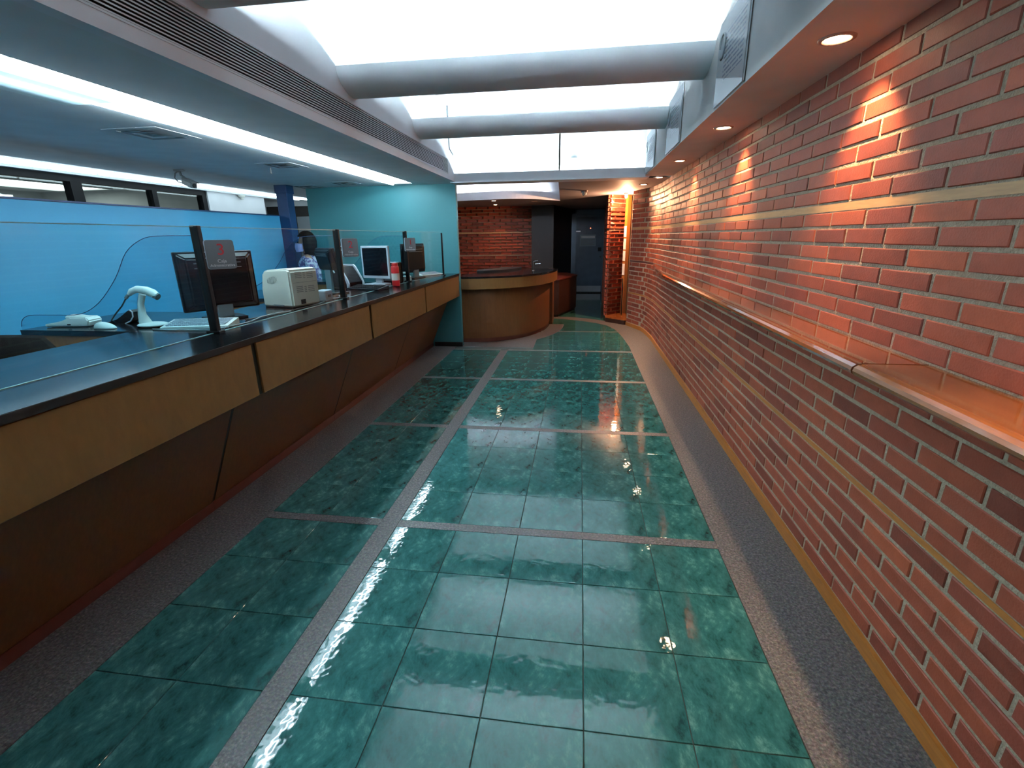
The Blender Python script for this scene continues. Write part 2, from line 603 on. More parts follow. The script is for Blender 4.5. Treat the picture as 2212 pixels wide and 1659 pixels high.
# lobby: granite field, the green field in the corridor and the curved granite band
MB().box(-2.9, -0.62, 6.56, 11.6, -0.01, -0.001).build('granite_border', 'granite', floor)
MB().box(-0.615, 0.70, 8.62, 13.45, -0.01, -0.0015).build('corridor_paving', 'tile_green', floor)
band = MB()
inn, out = [], []
for p in [(-0.56, 9.08), (-0.25, 8.98), (0.05, 8.82), (0.30, 8.62), (0.50, 8.35), (0.62, 7.95), (0.68, 7.4), (0.722, 6.7)]:
    inn.append(Vector((p[0], p[1], 0.0015)))
for p in [(-0.55, 9.32), (-0.15, 9.25), (0.2, 9.08), (0.48, 8.86), (0.68, 8.6), (0.86, 8.15), (0.95, 7.6), (1.0, 6.9)]:
    out.append(Vector((p[0], p[1], 0.0015)))
band.sheet([inn, out])
band.build('granite_band', 'granite', floor)

# ---------------- right wall: mortar backing and single bricks
def catmull(P, n=10):
    out = []
    for i in range(len(P) - 1):
        p0, p1, p2, p3 = P[max(i - 1, 0)], P[i], P[i + 1], P[min(i + 2, len(P) - 1)]
        for j in range(n):
            t = j / n
            out.append(tuple(0.5 * ((2 * p1[k]) + (-p0[k] + p2[k]) * t + (2 * p0[k] - 5 * p1[k] + 4 * p2[k] - p3[k]) * t * t + (-p0[k] + 3 * p1[k] - 3 * p2[k] + p3[k]) * t ** 3) for k in range(2)))
    out.append(tuple(P[-1]))
    return out
WX = 1.085
PATH = [(WX, -1.6), (WX, 6.7)] + catmull([(WX, 6.7), (WX, 7.25), (1.035, 7.85), (0.93, 8.18), (0.83, 8.45)], 8)[1:]
CUM = [0.0]
for a, b in zip(PATH, PATH[1:]):
    CUM.append(CUM[-1] + math.hypot(b[0] - a[0], b[1] - a[1]))
def path_at(s):
    s = max(0.0, min(s, CUM[-1] - 1e-6))
    for i in range(len(CUM) - 1):
        if CUM[i + 1] >= s:
            t = (s - CUM[i]) / (CUM[i + 1] - CUM[i])
            a, b = PATH[i], PATH[i + 1]
            d = Vector((b[0] - a[0], b[1] - a[1], 0)).normalized()
            return Vector((a[0] + (b[0] - a[0]) * t, a[1] + (b[1] - a[1]) * t, 0)), d
def path_sheet(off, z0, z1, s0=0.0, s1=None):
    """a band of wall along the path, pushed off to the hall side by -off"""
    s1 = CUM[-1] if s1 is None else s1
    ss = [s0] + [c for c in CUM if s0 < c < s1] + [s1]
    lo, hi = [], []
    for s in ss:
        p, d = path_at(s)
        n = Vector((d.y, -d.x, 0))        # points into the wall (+x)
        q = p + n * off
        lo.append(q + Vector((0, 0, z0)))
        hi.append(q + Vector((0, 0, z1)))
    return lo, hi
def path_bar(o0, o1, z0, z1, s0=0.0, s1=None, rnd=0):
    """solid bar swept along the path: from off o0 (hall side) to o1 (wall side)"""
    a0, a1 = path_sheet(o0, z0, z1, s0, s1)
    b0, b1 = path_sheet(o1, z0, z1, s0, s1)
    m = MB()
    m.sheet([a0, a1, b1, b0, a0])
    m.add([a0[0], a1[0], b1[0], b0[0]], [(0, 1, 2, 3)])
    m.add([a0[-1], a1[-1], b1[-1], b0[-1]], [(3, 2, 1, 0)])
    return m
S_END = CUM[-1]
wall_right = struct('wall_right', path_bar(0.0045, 0.20, 0.0, 2.6), 'mortar')

COURSES = []
for z0, z1, n in ((0.060, 0.556, 7), (0.575, 1.074, 7), (1.100, 1.588, 7), (1.617, 2.193, 8)):
    p = (z1 - z0) / n
    COURSES += [(z0 + p * i, p) for i in range(n)]
BL, MJ = 0.270, 0.0145

def brick_mesh(name, L, H, D, seed, c=0.003):
    r = random.Random(seed)
    j = lambda a: r.uniform(-a, a)
    l, h = L / 2, H / 2
    # local: x = depth (front at x=0, back at +D), y along, z up
    back = [(D, -l, -h), (D, l, -h), (D, l, h), (D, -l, h)]
    mid = [(c, -l + j(.001), -h + j(.001)), (c, l + j(.001), -h + j(.001)), (c, l + j(.001), h + j(.001)), (c, -l + j(.001), h + j(.001))]
    fr = [(j(.0008), -l + c, -h + c), (j(.0008), l - c, -h + c), (j(.0008), l - c, h - c), (j(.0008), -l + c, h - c)]
    fs = [(11, 10, 9, 8)]
    for i in range(4):
        k = (i + 1) % 4
        fs += [(i, 4 + i, 4 + k, k), (4 + i, 8 + i, 8 + k, 4 + k)]
    me = bpy.data.meshes.new(name)
    me.from_pydata(back + mid + fr, [], fs)
    bm = bmesh.new()
    bm.from_mesh(me)
    bmesh.ops.recalc_face_normals(bm, faces=bm.faces)
    bm.to_mesh(me)
    bm.free()
    me.materials.append(MATS['brick'])
    return me
BRICKS = [brick_mesh('brick', BL - MJ, 0.0590, 0.03, s) for s in range(6)]

cand = []
for ci, (z, p) in enumerate(COURSES):
    s = (0.135 if ci % 2 else 0.0) + 0.03 * math.sin(ci * 12.9)
    s += 0.05
    while s - BL / 2 < S_END - 0.04:
        if s - BL / 2 > 0:
            la, lb = s - (BL - MJ) / 2, min(s + (BL - MJ) / 2, S_END - 0.001)
            q, d = path_at((la + lb) / 2)
            c = Vector((q.x, q.y, z + p / 2))
            iv = in_view(c)
            area = 0.0
            if iv and -60 < iv[0] < 2290 and -40 < iv[1] < 1700:
                area = abs((CAM - c).normalized().dot(Vector((-d.y, d.x, 0)))) / (iv[2] ** 2)
            cand.append((area, c, d, p, (lb - la) / (BL - MJ)))
        s += BL
cand.sort(key=lambda t: -t[0])
rest = MB()
for i, (area, c, d, p, ly) in enumerate(cand):
    ang = math.atan2(d.y, d.x) - math.pi / 2
    off = random.uniform(-0.0015, 0.0015)
    n = Vector((d.y, -d.x, 0))
    loc = c + n * off + Vector((0, random.uniform(-.002, .002), random.uniform(-.001, .001)))
    rot = (random.uniform(-.006, .006), random.uniform(-.01, .01), ang + random.uniform(-.004, .004))
    sz = (p - MJ) / 0.0590
    if i < 300 and area > 0:
        o = link(bpy.data.objects.new('brick', BRICKS[i % 6]), wall_right)
        o.location = loc
        o.rotation_euler = rot
        o.scale = (1, ly, sz)
    else:
        m = Matrix.Translation(loc) @ Euler(rot).to_matrix().to_4x4() @ Matrix.Diagonal((1, ly, sz, 1))
        me = BRICKS[i % 6]
        rest.add([m @ v.co for v in me.vertices], [tuple(f.vertices) for f in me.polygons])
ro = rest.build('brickwork', 'brick', wall_right)
ro['kind'] = 'stuff'

struct('trim_1', path_bar(0.003, 0.05, 1.586, 1.6175), 'strip_wood')
struct('trim_2', path_bar(0.002, 0.05, 0.556, 0.5755), 'strip_wood_low')
struct('baseboard_right', path_bar(-0.012, 0.05, 0.0, 0.058), 'strip_wood_low')
# groove course behind the shelf line where the shelf has run out
struct('trim_3', path_bar(0.003, 0.05, 1.075, 1.0995, s0=8.2), 'red_kick')

# ---------------- shelf on the right wall
shelf = thing('wall_shelf', (WX, 3.5, 1.07), 'long polished orange wood shelf with rounded nosing on the brick wall', 'shelf')
def shelf_piece(y0, y1, material, taper=False):
    m = MB()
    prof = [(-0.186, 1.056), (-0.203, 1.0595), (-0.2135, 1.068), (-0.217, 1.078), (-0.2135, 1.0885), (-0.203, 1.0965), (-0.186, 1.1), (0.012, 1.1), (0.012, 1.0755), (-0.004, 1.0755), (-0.004, 1.056)]
    ys = [y0 + (y1 - y0) * i / 14 for i in range(15)] if taper else [y0, y1]
    rows = []
    for y in ys:
        k = 1.0
        if taper:
            t = max(0.0, (y - 5.2) / (7.45 - 5.2))
            k = max(0.03, 1 - t ** 1.6)
        # x position of the wall at this y
        s = y + 1.6
        q, d = path_at(s)
        rows.append([Vector((q.x + (a * k if a < 0 else a), y, z)) for a, z in prof])
    rows = [r + [r[0]] for r in rows]
    m.sheet(rows)
    m.add(rows[0][:-1], [tuple(range(len(prof)))])
    m.add(rows[-1][:-1], [tuple(range(len(prof) - 1, -1, -1))])
    return m.build('shelf_board', material, shelf)
a = shelf_piece(-1.5, 1.591, 'shelf_wood')
b = shelf_piece(1.601, 7.45, 'shelf_wood_polished', True)
a['label'] = 'satin orange near board'
b['label'] = 'mirror polished far board'

# ---------------- soffit, coffers, beams
CZ = 2.18
struct('ceiling_soffit', MB().box(0.75, 1.30, -2.0, 6.42, CZ, CZ + 0.03).box(0.75, 0.80, -2.0, 6.42, CZ + 0.03, 3.0), 'soffit_paint')
# left bulkhead with an opening for the air grille
GY0, GY1, GZ0, GZ1 = 0.4, 6.06, 2.236, 2.406
bulk = MB().box(-1.66, -1.60, -2.0, 6.56, CZ, GZ0).box(-1.66, -1.60, -2.0, 6.56, GZ1, 3.0)
bulk.box(-1.66, -1.60, -2.0, GY0, GZ0, GZ1).box(-1.66, -1.60, GY1, 6.56, GZ0, GZ1)
struct('wall_bulkhead', bulk, 'white_paint')
struct('ceiling_hall', MB().box(-1.66, 0.80, -2.0, 6.75, 2.98, 3.02), 'white_paint')
struct('wall_coffer_end', MB().box(-1.66, 0.80, 6.62, 6.68, 2.17, 3.0), 'white_paint')

def beam(y):
    prof = []
    # quarter-round trough: near lip high, belly low, far lip
    R = 0.135
    for i in range(21):
        t = math.pi / 2 * i / 20
        prof.append((y + 0.22 - 0.22 * math.cos(t), 2.575 - R * math.sin(t)))
    prof += [(y + 0.26, 2.445), (y + 0.275, 2.46), (y + 0.275, 2.53), (y + 0.255, 2.53), (y + 0.255, 2.475)]
    for i in range(8, -1, -1):
        t = math.pi / 2 * i / 8
        prof.append((y + 0.22 - 0.20 * math.cos(t), 2.575 - (R - 0.02) * math.sin(t)))
    bo = struct('ceiling_beam', MB().prism(prof, 'x', -1.60, 0.75), 'beam_paint')
    for f in bo.data.polygons:
        f.use_smooth = len(f.vertices) == 4
    bo.data.set_sharp_from_angle(angle=math.radians(40))
    MB().tube([(-1.55, y + 0.15, 2.525), (-0.435, y + 0.15, 2.525)], 0.014, 6).build('fluorescent_tube', 'tube_coffer', bo)
    MB().tube([(-0.47, y + 0.185, 2.525), (0.70, y + 0.185, 2.525)], 0.014, 6).build('fluorescent_tube', 'tube_coffer', bo)
    return bo
for y in (0.55, 1.95, 3.36, 4.84):
    beam(y)
hd = struct('ceiling_header', MB().box(-1.66, 0.80, 6.36, 6.62, 2.165, 2.185).box(-1.66, 0.80, 6.36, 6.385, 2.185, 2.275), 'white_paint')
for x0, yt in ((-1.56, 6.49), (-0.46, 6.52)):
    MB().tube([(x0, yt, 2.225), (x0 + 1.17, yt, 2.225)], 0.014, 6).build('fluorescent_tube', 'tube_coffer', hd)
# small bracket and conduit in the far coffer
tag(MB().rbox(-0.16, -0.06, 6.585, 6.618, 2.38, 2.44, 0.004).build('junction_box', 'white_plastic'), 'small white junction box on far skylight wall above the header', 'junction box')
cd = MB().tube([(-1.588, 6.12, 2.98), (-1.588, 6.12, 2.56), (-1.588, 6.14, 2.52), (-1.588, 6.30, 2.48)], 0.008, 6)
tag(cd.build('conduit', 'grey_plastic'), 'thin grey conduit running down the white bulkhead above the grille end', 'conduit')

# ---------------- air grille in the bulkhead
gr = thing('air_grille', (-1.6, 3.2, GZ0), 'long white louvred air grille along the left bulkhead', 'air grille')
MB().box(-1.68, -1.662, GY0, GY1, GZ0 - 0.01, GZ1 + 0.01).build('duct_backing', 'dark_slot', gr)
fr = MB()
for z0, z1 in ((GZ0, GZ0 + 0.008), (GZ1 - 0.008, GZ1)):
    fr.box(-1.640, -1.598, GY0, GY1, z0, z1)
fr.box(-1.640, -1.598, GY0, GY0 + 0.01, GZ0, GZ1).box(-1.640, -1.598, GY1 - 0.01, GY1, GZ0, GZ1)
fr.build('frame', 'slat_metal', gr)
NS = 11
for i in range(NS):
    z = GZ0 + 0.008 + (GZ1 - GZ0 - 0.016) * (i + 0.5) / NS
    pts = [(-1.603, z - 0.0036), (-1.603, z + 0.0024), (-1.614, z + 0.0048), (-1.614, z + 0.0018)]
    MB().prism([(p[0], p[1]) for p in pts], 'y', GY0 + 0.01, GY1 - 0.01).build('slat', 'slat_metal', gr)

# ---------------- teller office: ceiling with two light slots
S1A, S1B, S2A, S2B = -2.17, -2.50, -4.60, -5.20
oc = MB().box(S1A, -1.66, -2.0, 6.56, CZ, CZ + 0.03).box(S2A, S1B, -2.0, 8.6, CZ, CZ + 0.03).box(-5.36, S2B, -2.0, 8.6, CZ, CZ + 0.03)
oc.box(S1B, S1A, 6.40, 6.56, CZ, CZ + 0.03).box(S2B, S2A, 8.4, 8.6, CZ, CZ + 0.03)
struct('ceiling_office', oc, 'office_ceiling')
def slot(x0, x1, y1, tx, label, tm, cove=0.13):
    t = thing('cove_light', ((x0 + x1) / 2, y1 / 2, CZ), label, 'ceiling light', 'recessed light slots in the office ceiling')
    MB().box(x0 - .02, x1 + .02, -2.0, y1 + .02, CZ + cove, CZ + cove + .015).box(x0 - .02, x0, -2.0, y1, CZ + .03, CZ + cove).box(x1, x1 + .02, -2.0, y1, CZ + .03, CZ + cove).box(x0, x1, y1, y1 + .02, CZ + .03, CZ + cove).build('trough', 'white_paint', t)
    n = round((y1 + 1.5) / 1.2)
    st = (y1 + 1.5 - 0.04) / n
    for k in range(n):
        for xx, dz in tx:
            y = -1.5 + st * k
            MB().tube([(xx, y + .02, CZ + dz), (xx, y + st - .02, CZ + dz)], 0.014, 6).build('fluorescent_tube', tm, t)
    return t
s1 = slot(S1B, S1A, 6.40, ((-2.41, -0.008), (-2.235, 0.02)), 'bright recessed light slot nearer the hall above the teller counter', 'tube_slot')
slot(S2B, S2A, 8.40, ((-4.72, -0.008), (-4.92, 0.0)), 'bright recessed light slot along the far side above the blue partition', 'tube_slot_far')

def translucent(name):
    m, nt, p = newmat(name)
    nt.nodes.remove(p)
    a = nd(nt, 'ShaderNodeBsdfTranslucent')
    a.inputs[0].default_value = (0.8, 0.9, 0.92, 1)
    b = nd(nt, 'ShaderNodeBsdfDiffuse')
    b.inputs[0].default_value = (0.8, 0.88, 0.9, 1)
    mx = nd(nt, 'ShaderNodeMixShader')
    mx.inputs[0].default_value = 0.35
    nt.links.new(a.outputs[0], mx.inputs[1])
    nt.links.new(b.outputs[0], mx.inputs[2])
    nt.links.new(mx.outputs[0], nt.nodes['Material Output'].inputs[0])
translucent('acrylic')
MB().box(-2.57, -2.30, -1.0, 2.36, CZ - 0.020, CZ - 0.014).build('diffuser_sheet', 'acrylic', s1)

# teal end wall, blue partition, blue column
struct('wall_teal', MB().box(-3.75, -1.645, 6.56, 6.635, 0.0, 2.60), 'teal_paint')
struct('baseboard_teal', MB().box(-2.05, -1.640, 6.548, 6.56, 0.0, 0.06), 'black_edge')
blue = thing('partition_wall', (-3.95, 3.0, 0.0), 'bright blue low partition wall behind the teller desks', 'partition')
MB().box(-4.02, -3.90, -2.0, 6.10, 0.0, 1.80).build('panel', 'blue_paint', blue)
MB().box(-4.03, -3.89, -2.0, 6.10, 1.80, 1.812).build('cap', 'blue_column', blue)
colm = thing('steel_column', (-3.86, 6.17, 0.0), 'dark blue square column at the end of the blue partition', 'column')
MB().rbox(-3.915, -3.765, 6.115, 6.265, 0.0, 2.10, 0.006).build('shaft', 'blue_column', colm)
MB().rbox(-3.925, -3.755, 6.105, 6.275, 2.08, CZ, 0.006).build('collar', 'blue_column', colm)

# window wall beyond the partition
struct('wall_office', MB().box(-5.36, -5.24, 6.56, 7.83, 0.0, CZ).box(-5.36, -5.24, -2.0, 6.56, 0.0, 1.2), 'office_wall')
w1 = tag(bpy.data.objects.new('window_1', None), 'black framed interior window band above the blue partition', 'window', kind='structure')
link(w1)
w1.location = (-5.3, 4.5, 1.2)
MB().box(-5.34, -5.26, -2.0, 6.56, 2.115, CZ).box(-5.34, -5.26, -2.0, 6.56, 1.2, 1.25).build('window_frame', 'black_metal', w1)
mull = [(-1.0, .07), (1.4, .07), (3.0, .07), (4.71, .12), (5.68, .07), (6.51, .08)]
for y, w in mull:
    MB().box(-5.345, -5.255, y - w / 2, y + w / 2, 1.25, 2.115).build('mullion', 'black_metal', w1)
for (ya, wa), (yb, wb) in zip(mull, mull[1:]):
    MB().box(-5.303, -5.297, ya + wa / 2, yb - wb / 2, 1.25, 2.115).build('pane', 'clear_glass', w1)
# room beyond the windows
struct('ceiling_back_room', MB().box(-11.0, -5.36, -2.0, 10.0, 2.50, 2.55), 'office_wall')
struct('wall_back_room', MB().box(-11.0, -10.9, -2.0, 10.0, 0.0, 2.5).box(-10.9, -5.36, 9.0, 9.1, 0.0, 2.5), 'office_wall')
pl = thing('ceiling_light_panel', (-9.3, 6.5, 2.48), 'white luminous ceiling panel seen through the office window', 'ceiling light')
MB().box(-10.0, -8.9, 4.0, 8.6, 2.485, 2.498).build('diffuser', 'panel_light', pl)
MB().box(-10.04, -8.86, 3.96, 4.0, 2.47, 2.498).box(-10.04, -8.86, 8.6, 8.64, 2.47, 2.498).box(-10.04, -10.0, 4.0, 8.6, 2.47, 2.498).box(-8.9, -8.86, 4.0, 8.6, 2.47, 2.498).build('frame', 'office_wall', pl)
# end of the office: dark doorway with a grey door
struct('wall_office_end', MB().box(-5.86, -3.0, 8.6, 8.7, 2.09, 2.3).box(-5.86, -5.76, 7.83, 8.7, 0, 2.3).box(-5.76, -3.0, 8.68, 8.70, 0, 2.09), 'office_wall')
dd = tag(bpy.data.objects.new('door_2', None), 'dark doorway with pale grey door leaf past the blue column', 'door', kind='structure')
link(dd)
dd.location = (-5.2, 8.6, 0)
MB().box(-5.74, -3.6, 8.63, 8.66, 0, 2.09).build('opening_shade', 'dark_paint', dd)  # flat dark panel, its colour stands in for the shade beyond the doorway
MB().box(-5.16, -4.5, 8.60, 8.63, 0, 1.91).build('door_leaf', 'grey_plastic', dd)
struct('wall_office_rear', MB().box(-11.0, 1.4, -2.12, -2.0, 0.0, 3.0), 'office_wall')
struct('wall_lobby_side', MB().box(-3.75, -3.65, 6.64, 11.7, 0.0, 2.8), 'dark_paint')

# ---------------- lobby ceiling with a lit curved recess
CURVE = catmull([(-3.65, 9.55), (-2.9, 9.62), (-2.3, 9.50), (-1.7, 9.33), (-1.2, 9.32), (-0.8, 9.55), (-0.42, 10.1)], 6)
lob = MB()
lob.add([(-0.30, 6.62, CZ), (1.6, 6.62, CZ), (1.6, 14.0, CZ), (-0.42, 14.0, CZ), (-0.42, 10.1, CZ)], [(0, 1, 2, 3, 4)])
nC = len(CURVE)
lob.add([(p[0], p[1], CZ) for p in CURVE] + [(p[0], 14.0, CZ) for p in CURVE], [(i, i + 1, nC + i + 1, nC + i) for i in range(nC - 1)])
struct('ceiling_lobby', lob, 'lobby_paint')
fas = MB()
fas.sheet([[Vector((p[0], p[1], CZ - 0.01)) for p in CURVE], [Vector((p[0], p[1], 2.31)) for p in CURVE], [Vector((p[0], p[1] + 0.02, 2.31)) for p in CURVE], [Vector((p[0], p[1] + 0.02, CZ - 0.01)) for p in CURVE], [Vector((p[0], p[1], CZ - 0.01)) for p in CURVE]])
fa = struct('trim_4', fas, 'white_paint')
cav = MB().box(-3.75, -0.26, 6.66, 11.0, 2.72, 2.75)
cav.sheet([[Vector((p[0], p[1] + 0.42, CZ + 0.002)) for p in CURVE], [Vector((p[0], p[1] + 0.42, 2.74)) for p in CURVE]])
cav.prism([(-0.30, 6.62), (-0.28, 6.62), (-0.40, 10.1), (-0.42, 10.1)], 'z', CZ + 0.002, 2.74).box(-3.75, -3.70, 6.62, 11.0, CZ, 2.74)
struct('ceiling_recess', cav, 'white_paint')
for x0 in (-3.0, -1.6):  # unseen tubes added to light the curved fascia from the front
    MB().tube([(x0, 6.80, 2.45), (x0 + 1.2, 6.80, 2.45)], 0.014, 6).build('fluorescent_tube', 'tube_lobby', fa)
for i in range(1, nC - 8, 6):
    seg = [Vector((p[0], p[1] + 0.17, 2.25)) for p in CURVE[i + 3:i + 9]]
    MB().tube(seg, 0.014, 8).build('fluorescent_tube', 'tube_lobby', fa)

# ---------------- lobby walls
def brick_panel(wall, p0, p1, courses, zmax=9):
    """single bricks on a straight wall face from p0 to p1, facing to the left of the walk"""
    p0, p1 = Vector((p0[0], p0[1], 0)), Vector((p1[0], p1[1], 0))
    d = (p1 - p0)
    L = d.length
    d.normalize()
    n = Vector((d.y, -d.x, 0))
    ang = math.atan2(d.y, d.x) - math.pi / 2
    o0 = origin(wall)
    k = 0
    for ci, (z, p) in enumerate(courses):
        if z > zmax: continue
        s = (0.0 if ci % 2 else BL / 2)
        while s < L + BL / 2 - 0.02:
            a, b = max(0.0, s - (BL - MJ) / 2), min(L, s + (BL - MJ) / 2)
            if b - a > 0.03:
                o = link(bpy.data.objects.new('brick', BRICKS[k % 6]), wall)
                o.location = p0 + d * ((a + b) / 2) + Vector((0, 0, z + p / 2)) - o0
                o.rotation_euler = (0, random.uniform(-.01, .01), ang)
                o.scale = (1, (b - a) / (BL - MJ), (p - MJ) / 0.0590)
                k += 1
            s += BL
BY = 11.62
# back wall of the lobby
wl = struct('wall_lobby_back', MB().box(-3.7, -1.13, BY + 0.007, BY + 0.12, 0, CZ), 'mortar')
brick_panel(wl, (-2.95, BY), (-1.13, BY), [c for c in COURSES if c[0] > 0.45])
wl2 = struct('trim_5', MB().box(-3.0, -1.13, BY - 0.004, BY + 0.02, 1.5875, 1.6175), 'strip_wood')
struct('wall_dark', MB().box(-1.13, -0.62, BY - 0.06, BY + 0.1, 0, CZ).add([(-0.62, BY - .06, 0), (-0.24, 13.42, 0), (-0.24, 13.42, CZ), (-0.62, BY - .06, CZ)], [(0, 1, 2, 3)]), 'dark_paint')
# pillar with a lit brick face beside the end of the right wall
wp = struct('wall_pillar', MB().prism([(0.505, 9.055), (0.83, 9.405), (1.2, 9.45), (1.2, 13.4), (0.62, 13.4)], 'z', 0.0, CZ), 'mortar')
brick_panel(wp, (0.500, 9.05), (0.83, 9.40), COURSES)
brick_panel(wp, (0.605, 12.5), (0.500, 9.06), [c for c in COURSES if 0 < c[0] < 2.2][::1])
struct('wall_corridor_end', MB().box(-0.4, 1.3, 13.46, 13.56, 0, CZ), 'dark_paint')
pn = struct('trim_6', MB().prism([(0.485, 8.76), (0.80, 8.455), (0.90, 8.50), (0.90, 9.42), (0.82, 9.39), (0.485, 9.04)], 'z', 0.0, 0.07), 'dark_wood')
MB().prism([(0.49, 8.76), (0.80, 8.46), (0.895, 8.50), (0.895, 9.42), (0.82, 9.39), (0.49, 9.04)], 'z', 0.07, 0.078).build('plinth_top', 'shelf_wood', pn)
# wooden jamb with notices, between pillar and brick wall
jb = thing('wooden_jamb', (0.82, 9.25, 0.07), 'tall yellow wood jamb in the lit niche beside the pillar', 'jamb')
MB().prism([(0.782, 9.22), (0.822, 9.19), (0.89, 9.29), (0.83, 9.36)], 'z', 0.078, CZ - 0.005).build('post', 'strip_wood_low', jb)
for i, (z0, z1, lab) in enumerate(((1.47, 1.66, 'uppermost'), (1.25, 1.44, 'second'), (1.05, 1.23, 'third'), (0.80, 1.0, 'lowest'))):
    nt_ = MB().prism([(0.778, 9.215), (0.819, 9.183), (0.820, 9.185), (0.779, 9.217)], 'z', z0, z1)
    tag(nt_.build('paper_notice', 'paper'), '%s white paper notice pinned to the yellow wood jamb in the niche' % lab, 'notice', 'notices on the wood jamb')
hs = thing('arched_board', (0.77, 9.0, 0.078), 'narrow arched wooden board with dark rim standing in the niche', 'arched board')
arch = [(8.98, 0.078), (9.14, 0.078), (9.14, 0.60)] + [(9.06 + 0.08 * math.cos(t), 0.60 + 0.14 * math.sin(t)) for t in [math.pi * i / 10 for i in range(1, 11)]]
MB().prism(arch, 'x', 0.775, 0.793).build('board', 'strip_wood_low', hs)
MB().tube([(0.784, y, z) for y, z in arch[2:]] + [(0.784, 8.98, 0.1)], 0.010, 6).build('rim', 'black_plastic', hs)
MB().rbox(0.767, 0.777, 9.0, 9.08, 0.54, 0.60, 0.003).build('red_tag', 'red_plastic', hs)

# ---------------- corridor door
dr = tag(bpy.data.objects.new('door_1', None), 'dark steel blue door with notice at the end of the corridor', 'door', kind='structure')
link(dr)
dr.location = (0.2, 13.4, 0)
MB().box(-0.24, -0.12, 13.38, 13.46, 0, 2.16).box(0.60, 0.66, 13.38, 13.46, 0, 2.16).box(-0.24, 0.66, 13.38, 13.46, 2.05, 2.16).build('door_frame', 'door_frame', dr)
MB().box(-0.12, 0.60, 13.41, 13.45, 0.03, 2.05).build('door_leaf', 'door_steel', dr)
MB().box(-0.12, 0.60, 13.395, 13.41, 1.98, 2.03).build('top_rail', 'door_frame', dr)
MB().box(-0.07, 0.58, 13.402, 13.41, 0.03, 0.19).build('kick_plate', 'kick_plate', dr)
MB().box(0.47, 0.56, 13.39, 13.41, 1.10, 1.20).build('lock_box', 'black_plastic', dr)
MB().ball((0.54, 13.385, 0.96), 0.022, 0.022, 0.022).build('knob', 'chrome', dr)
MB().box(-0.12, 0.0, 13.385, 13.405, 1.60, 1.63).build('closer_arm', 'chrome', dr)
MB().ball((0.26, 13.405, 1.69), 0.012, 0.008, 0.012).build('led_reflection', 'reflection_red', dr)  # glowing bead imitates a red LED reflected in the door
dn = thing('door_notice', (0.2, 13.4, 1.23), 'grey framed notice with lines of print on the corridor door', 'notice')
MB().box(-0.015, 0.41, 13.400, 13.409, 1.23, 1.53).build('sheet', 'notice', dn)
MB().box(0.02, 0.38, 13.397, 13.400, 1.44, 1.50).build('heading', 'sign_white', dn)
for i in range(5):
    MB().box(0.02, 0.38 - 0.05 * (i % 2), 13.397, 13.400, 1.395 - i * 0.033, 1.408 - i * 0.033).build('print_line', 'sign_face', dn)

# low dark cabinet beside the corridor
lc = thing('low_cabinet', (-0.35, 9.7, 0), 'low dark red cabinet between reception counter and corridor', 'cabinet')
MB().prism([(-0.52, 9.22), (-0.38, 9.24), (-0.06, 10.28), (-0.3, 10.9), (-0.75, 10.9)], 'z', 0.05, 0.70).build('body', 'dark_wood', lc)
MB().prism([(-0.54, 9.20), (-0.37, 9.22), (-0.04, 10.28), (-0.28, 10.92), (-0.77, 10.92)], 'z', 0.70, 0.725).build('top', 'red_kick', lc)
MB().prism([(-0.50, 9.25), (-0.39, 9.27), (-0.08, 10.28), (-0.3, 10.85), (-0.73, 10.85)], 'z', 0.0, 0.05).build('kick', 'black_edge', lc)

# ---------------- reception counter
rc = thing('reception_counter', (-1.3, 7.8, 0), 'curved beech reception counter with black top in the lobby', 'reception counter')
def super_arc(cx, cy, rx, ry, e=2.5, n=28, t0=0.0, t1=math.pi / 2):
    pts = []
    for i in range(n + 1):
        t = t0 + (t1 - t0) * i / n
        c, s = math.cos(t), math.sin(t)
        pts.append((cx + rx * math.copysign(abs(s) ** (2 / e), s), cy - ry * math.copysign(abs(c) ** (2 / e), c)))
    return pts
base = super_arc(-1.75, 8.45, 1.24, 1.62, 2.3)
top_c = super_arc(-1.75, 8.45, 1.37, 1.78, 2.3)
def curved_wall(outer, off, z0, z1):
    inner = [(p[0] - off * 0.7, p[1] + off * 0.7) for p in outer]
    m = MB()
    V = lambda P, z: [Vector((p[0], p[1], z)) for p in P]
    m.sheet([V(outer, z0), V(outer, z1), V(inner, z1), V(inner, z0), V(outer, z0)])
    for k in (0, -1):
        m.add([(outer[k][0], outer[k][1], z0), (outer[k][0], outer[k][1], z1), (inner[k][0], inner[k][1], z1), (inner[k][0], inner[k][1], z0)], [(0, 1, 2, 3)])
    return m
curved_wall(base, 0.04, 0.06, 0.80).build('curved_panel', 'beech_panel', rc)
curved_wall([(p[0] - .012, p[1] + .012) for p in base], 0.03, 0.0, 0.06).build('plinth', 'red_kick', rc)
curved_wall(top_c, 0.04, 0.795, 0.945).build('fascia', 'beech', rc)
tp = MB()
inner = super_arc(-1.75, 8.45, 0.75, 0.95, 2.3, t0=0.16)
V = lambda P, z: [Vector((p[0], p[1], z)) for p in P]
o2 = [(p[0] + .004, p[1] - .004) for p in top_c]
tp.sheet([V(o2, 0.945), V(o2, 0.972), V(inner, 0.972), V(inner, 0.945), V(o2, 0.945)])
tp.build('counter_top', 'black_laminate', rc)
MB().box(-0.56, -0.46, 8.45, 8.95, 0.0, 0.945).build('end_panel', 'beech_panel', rc)
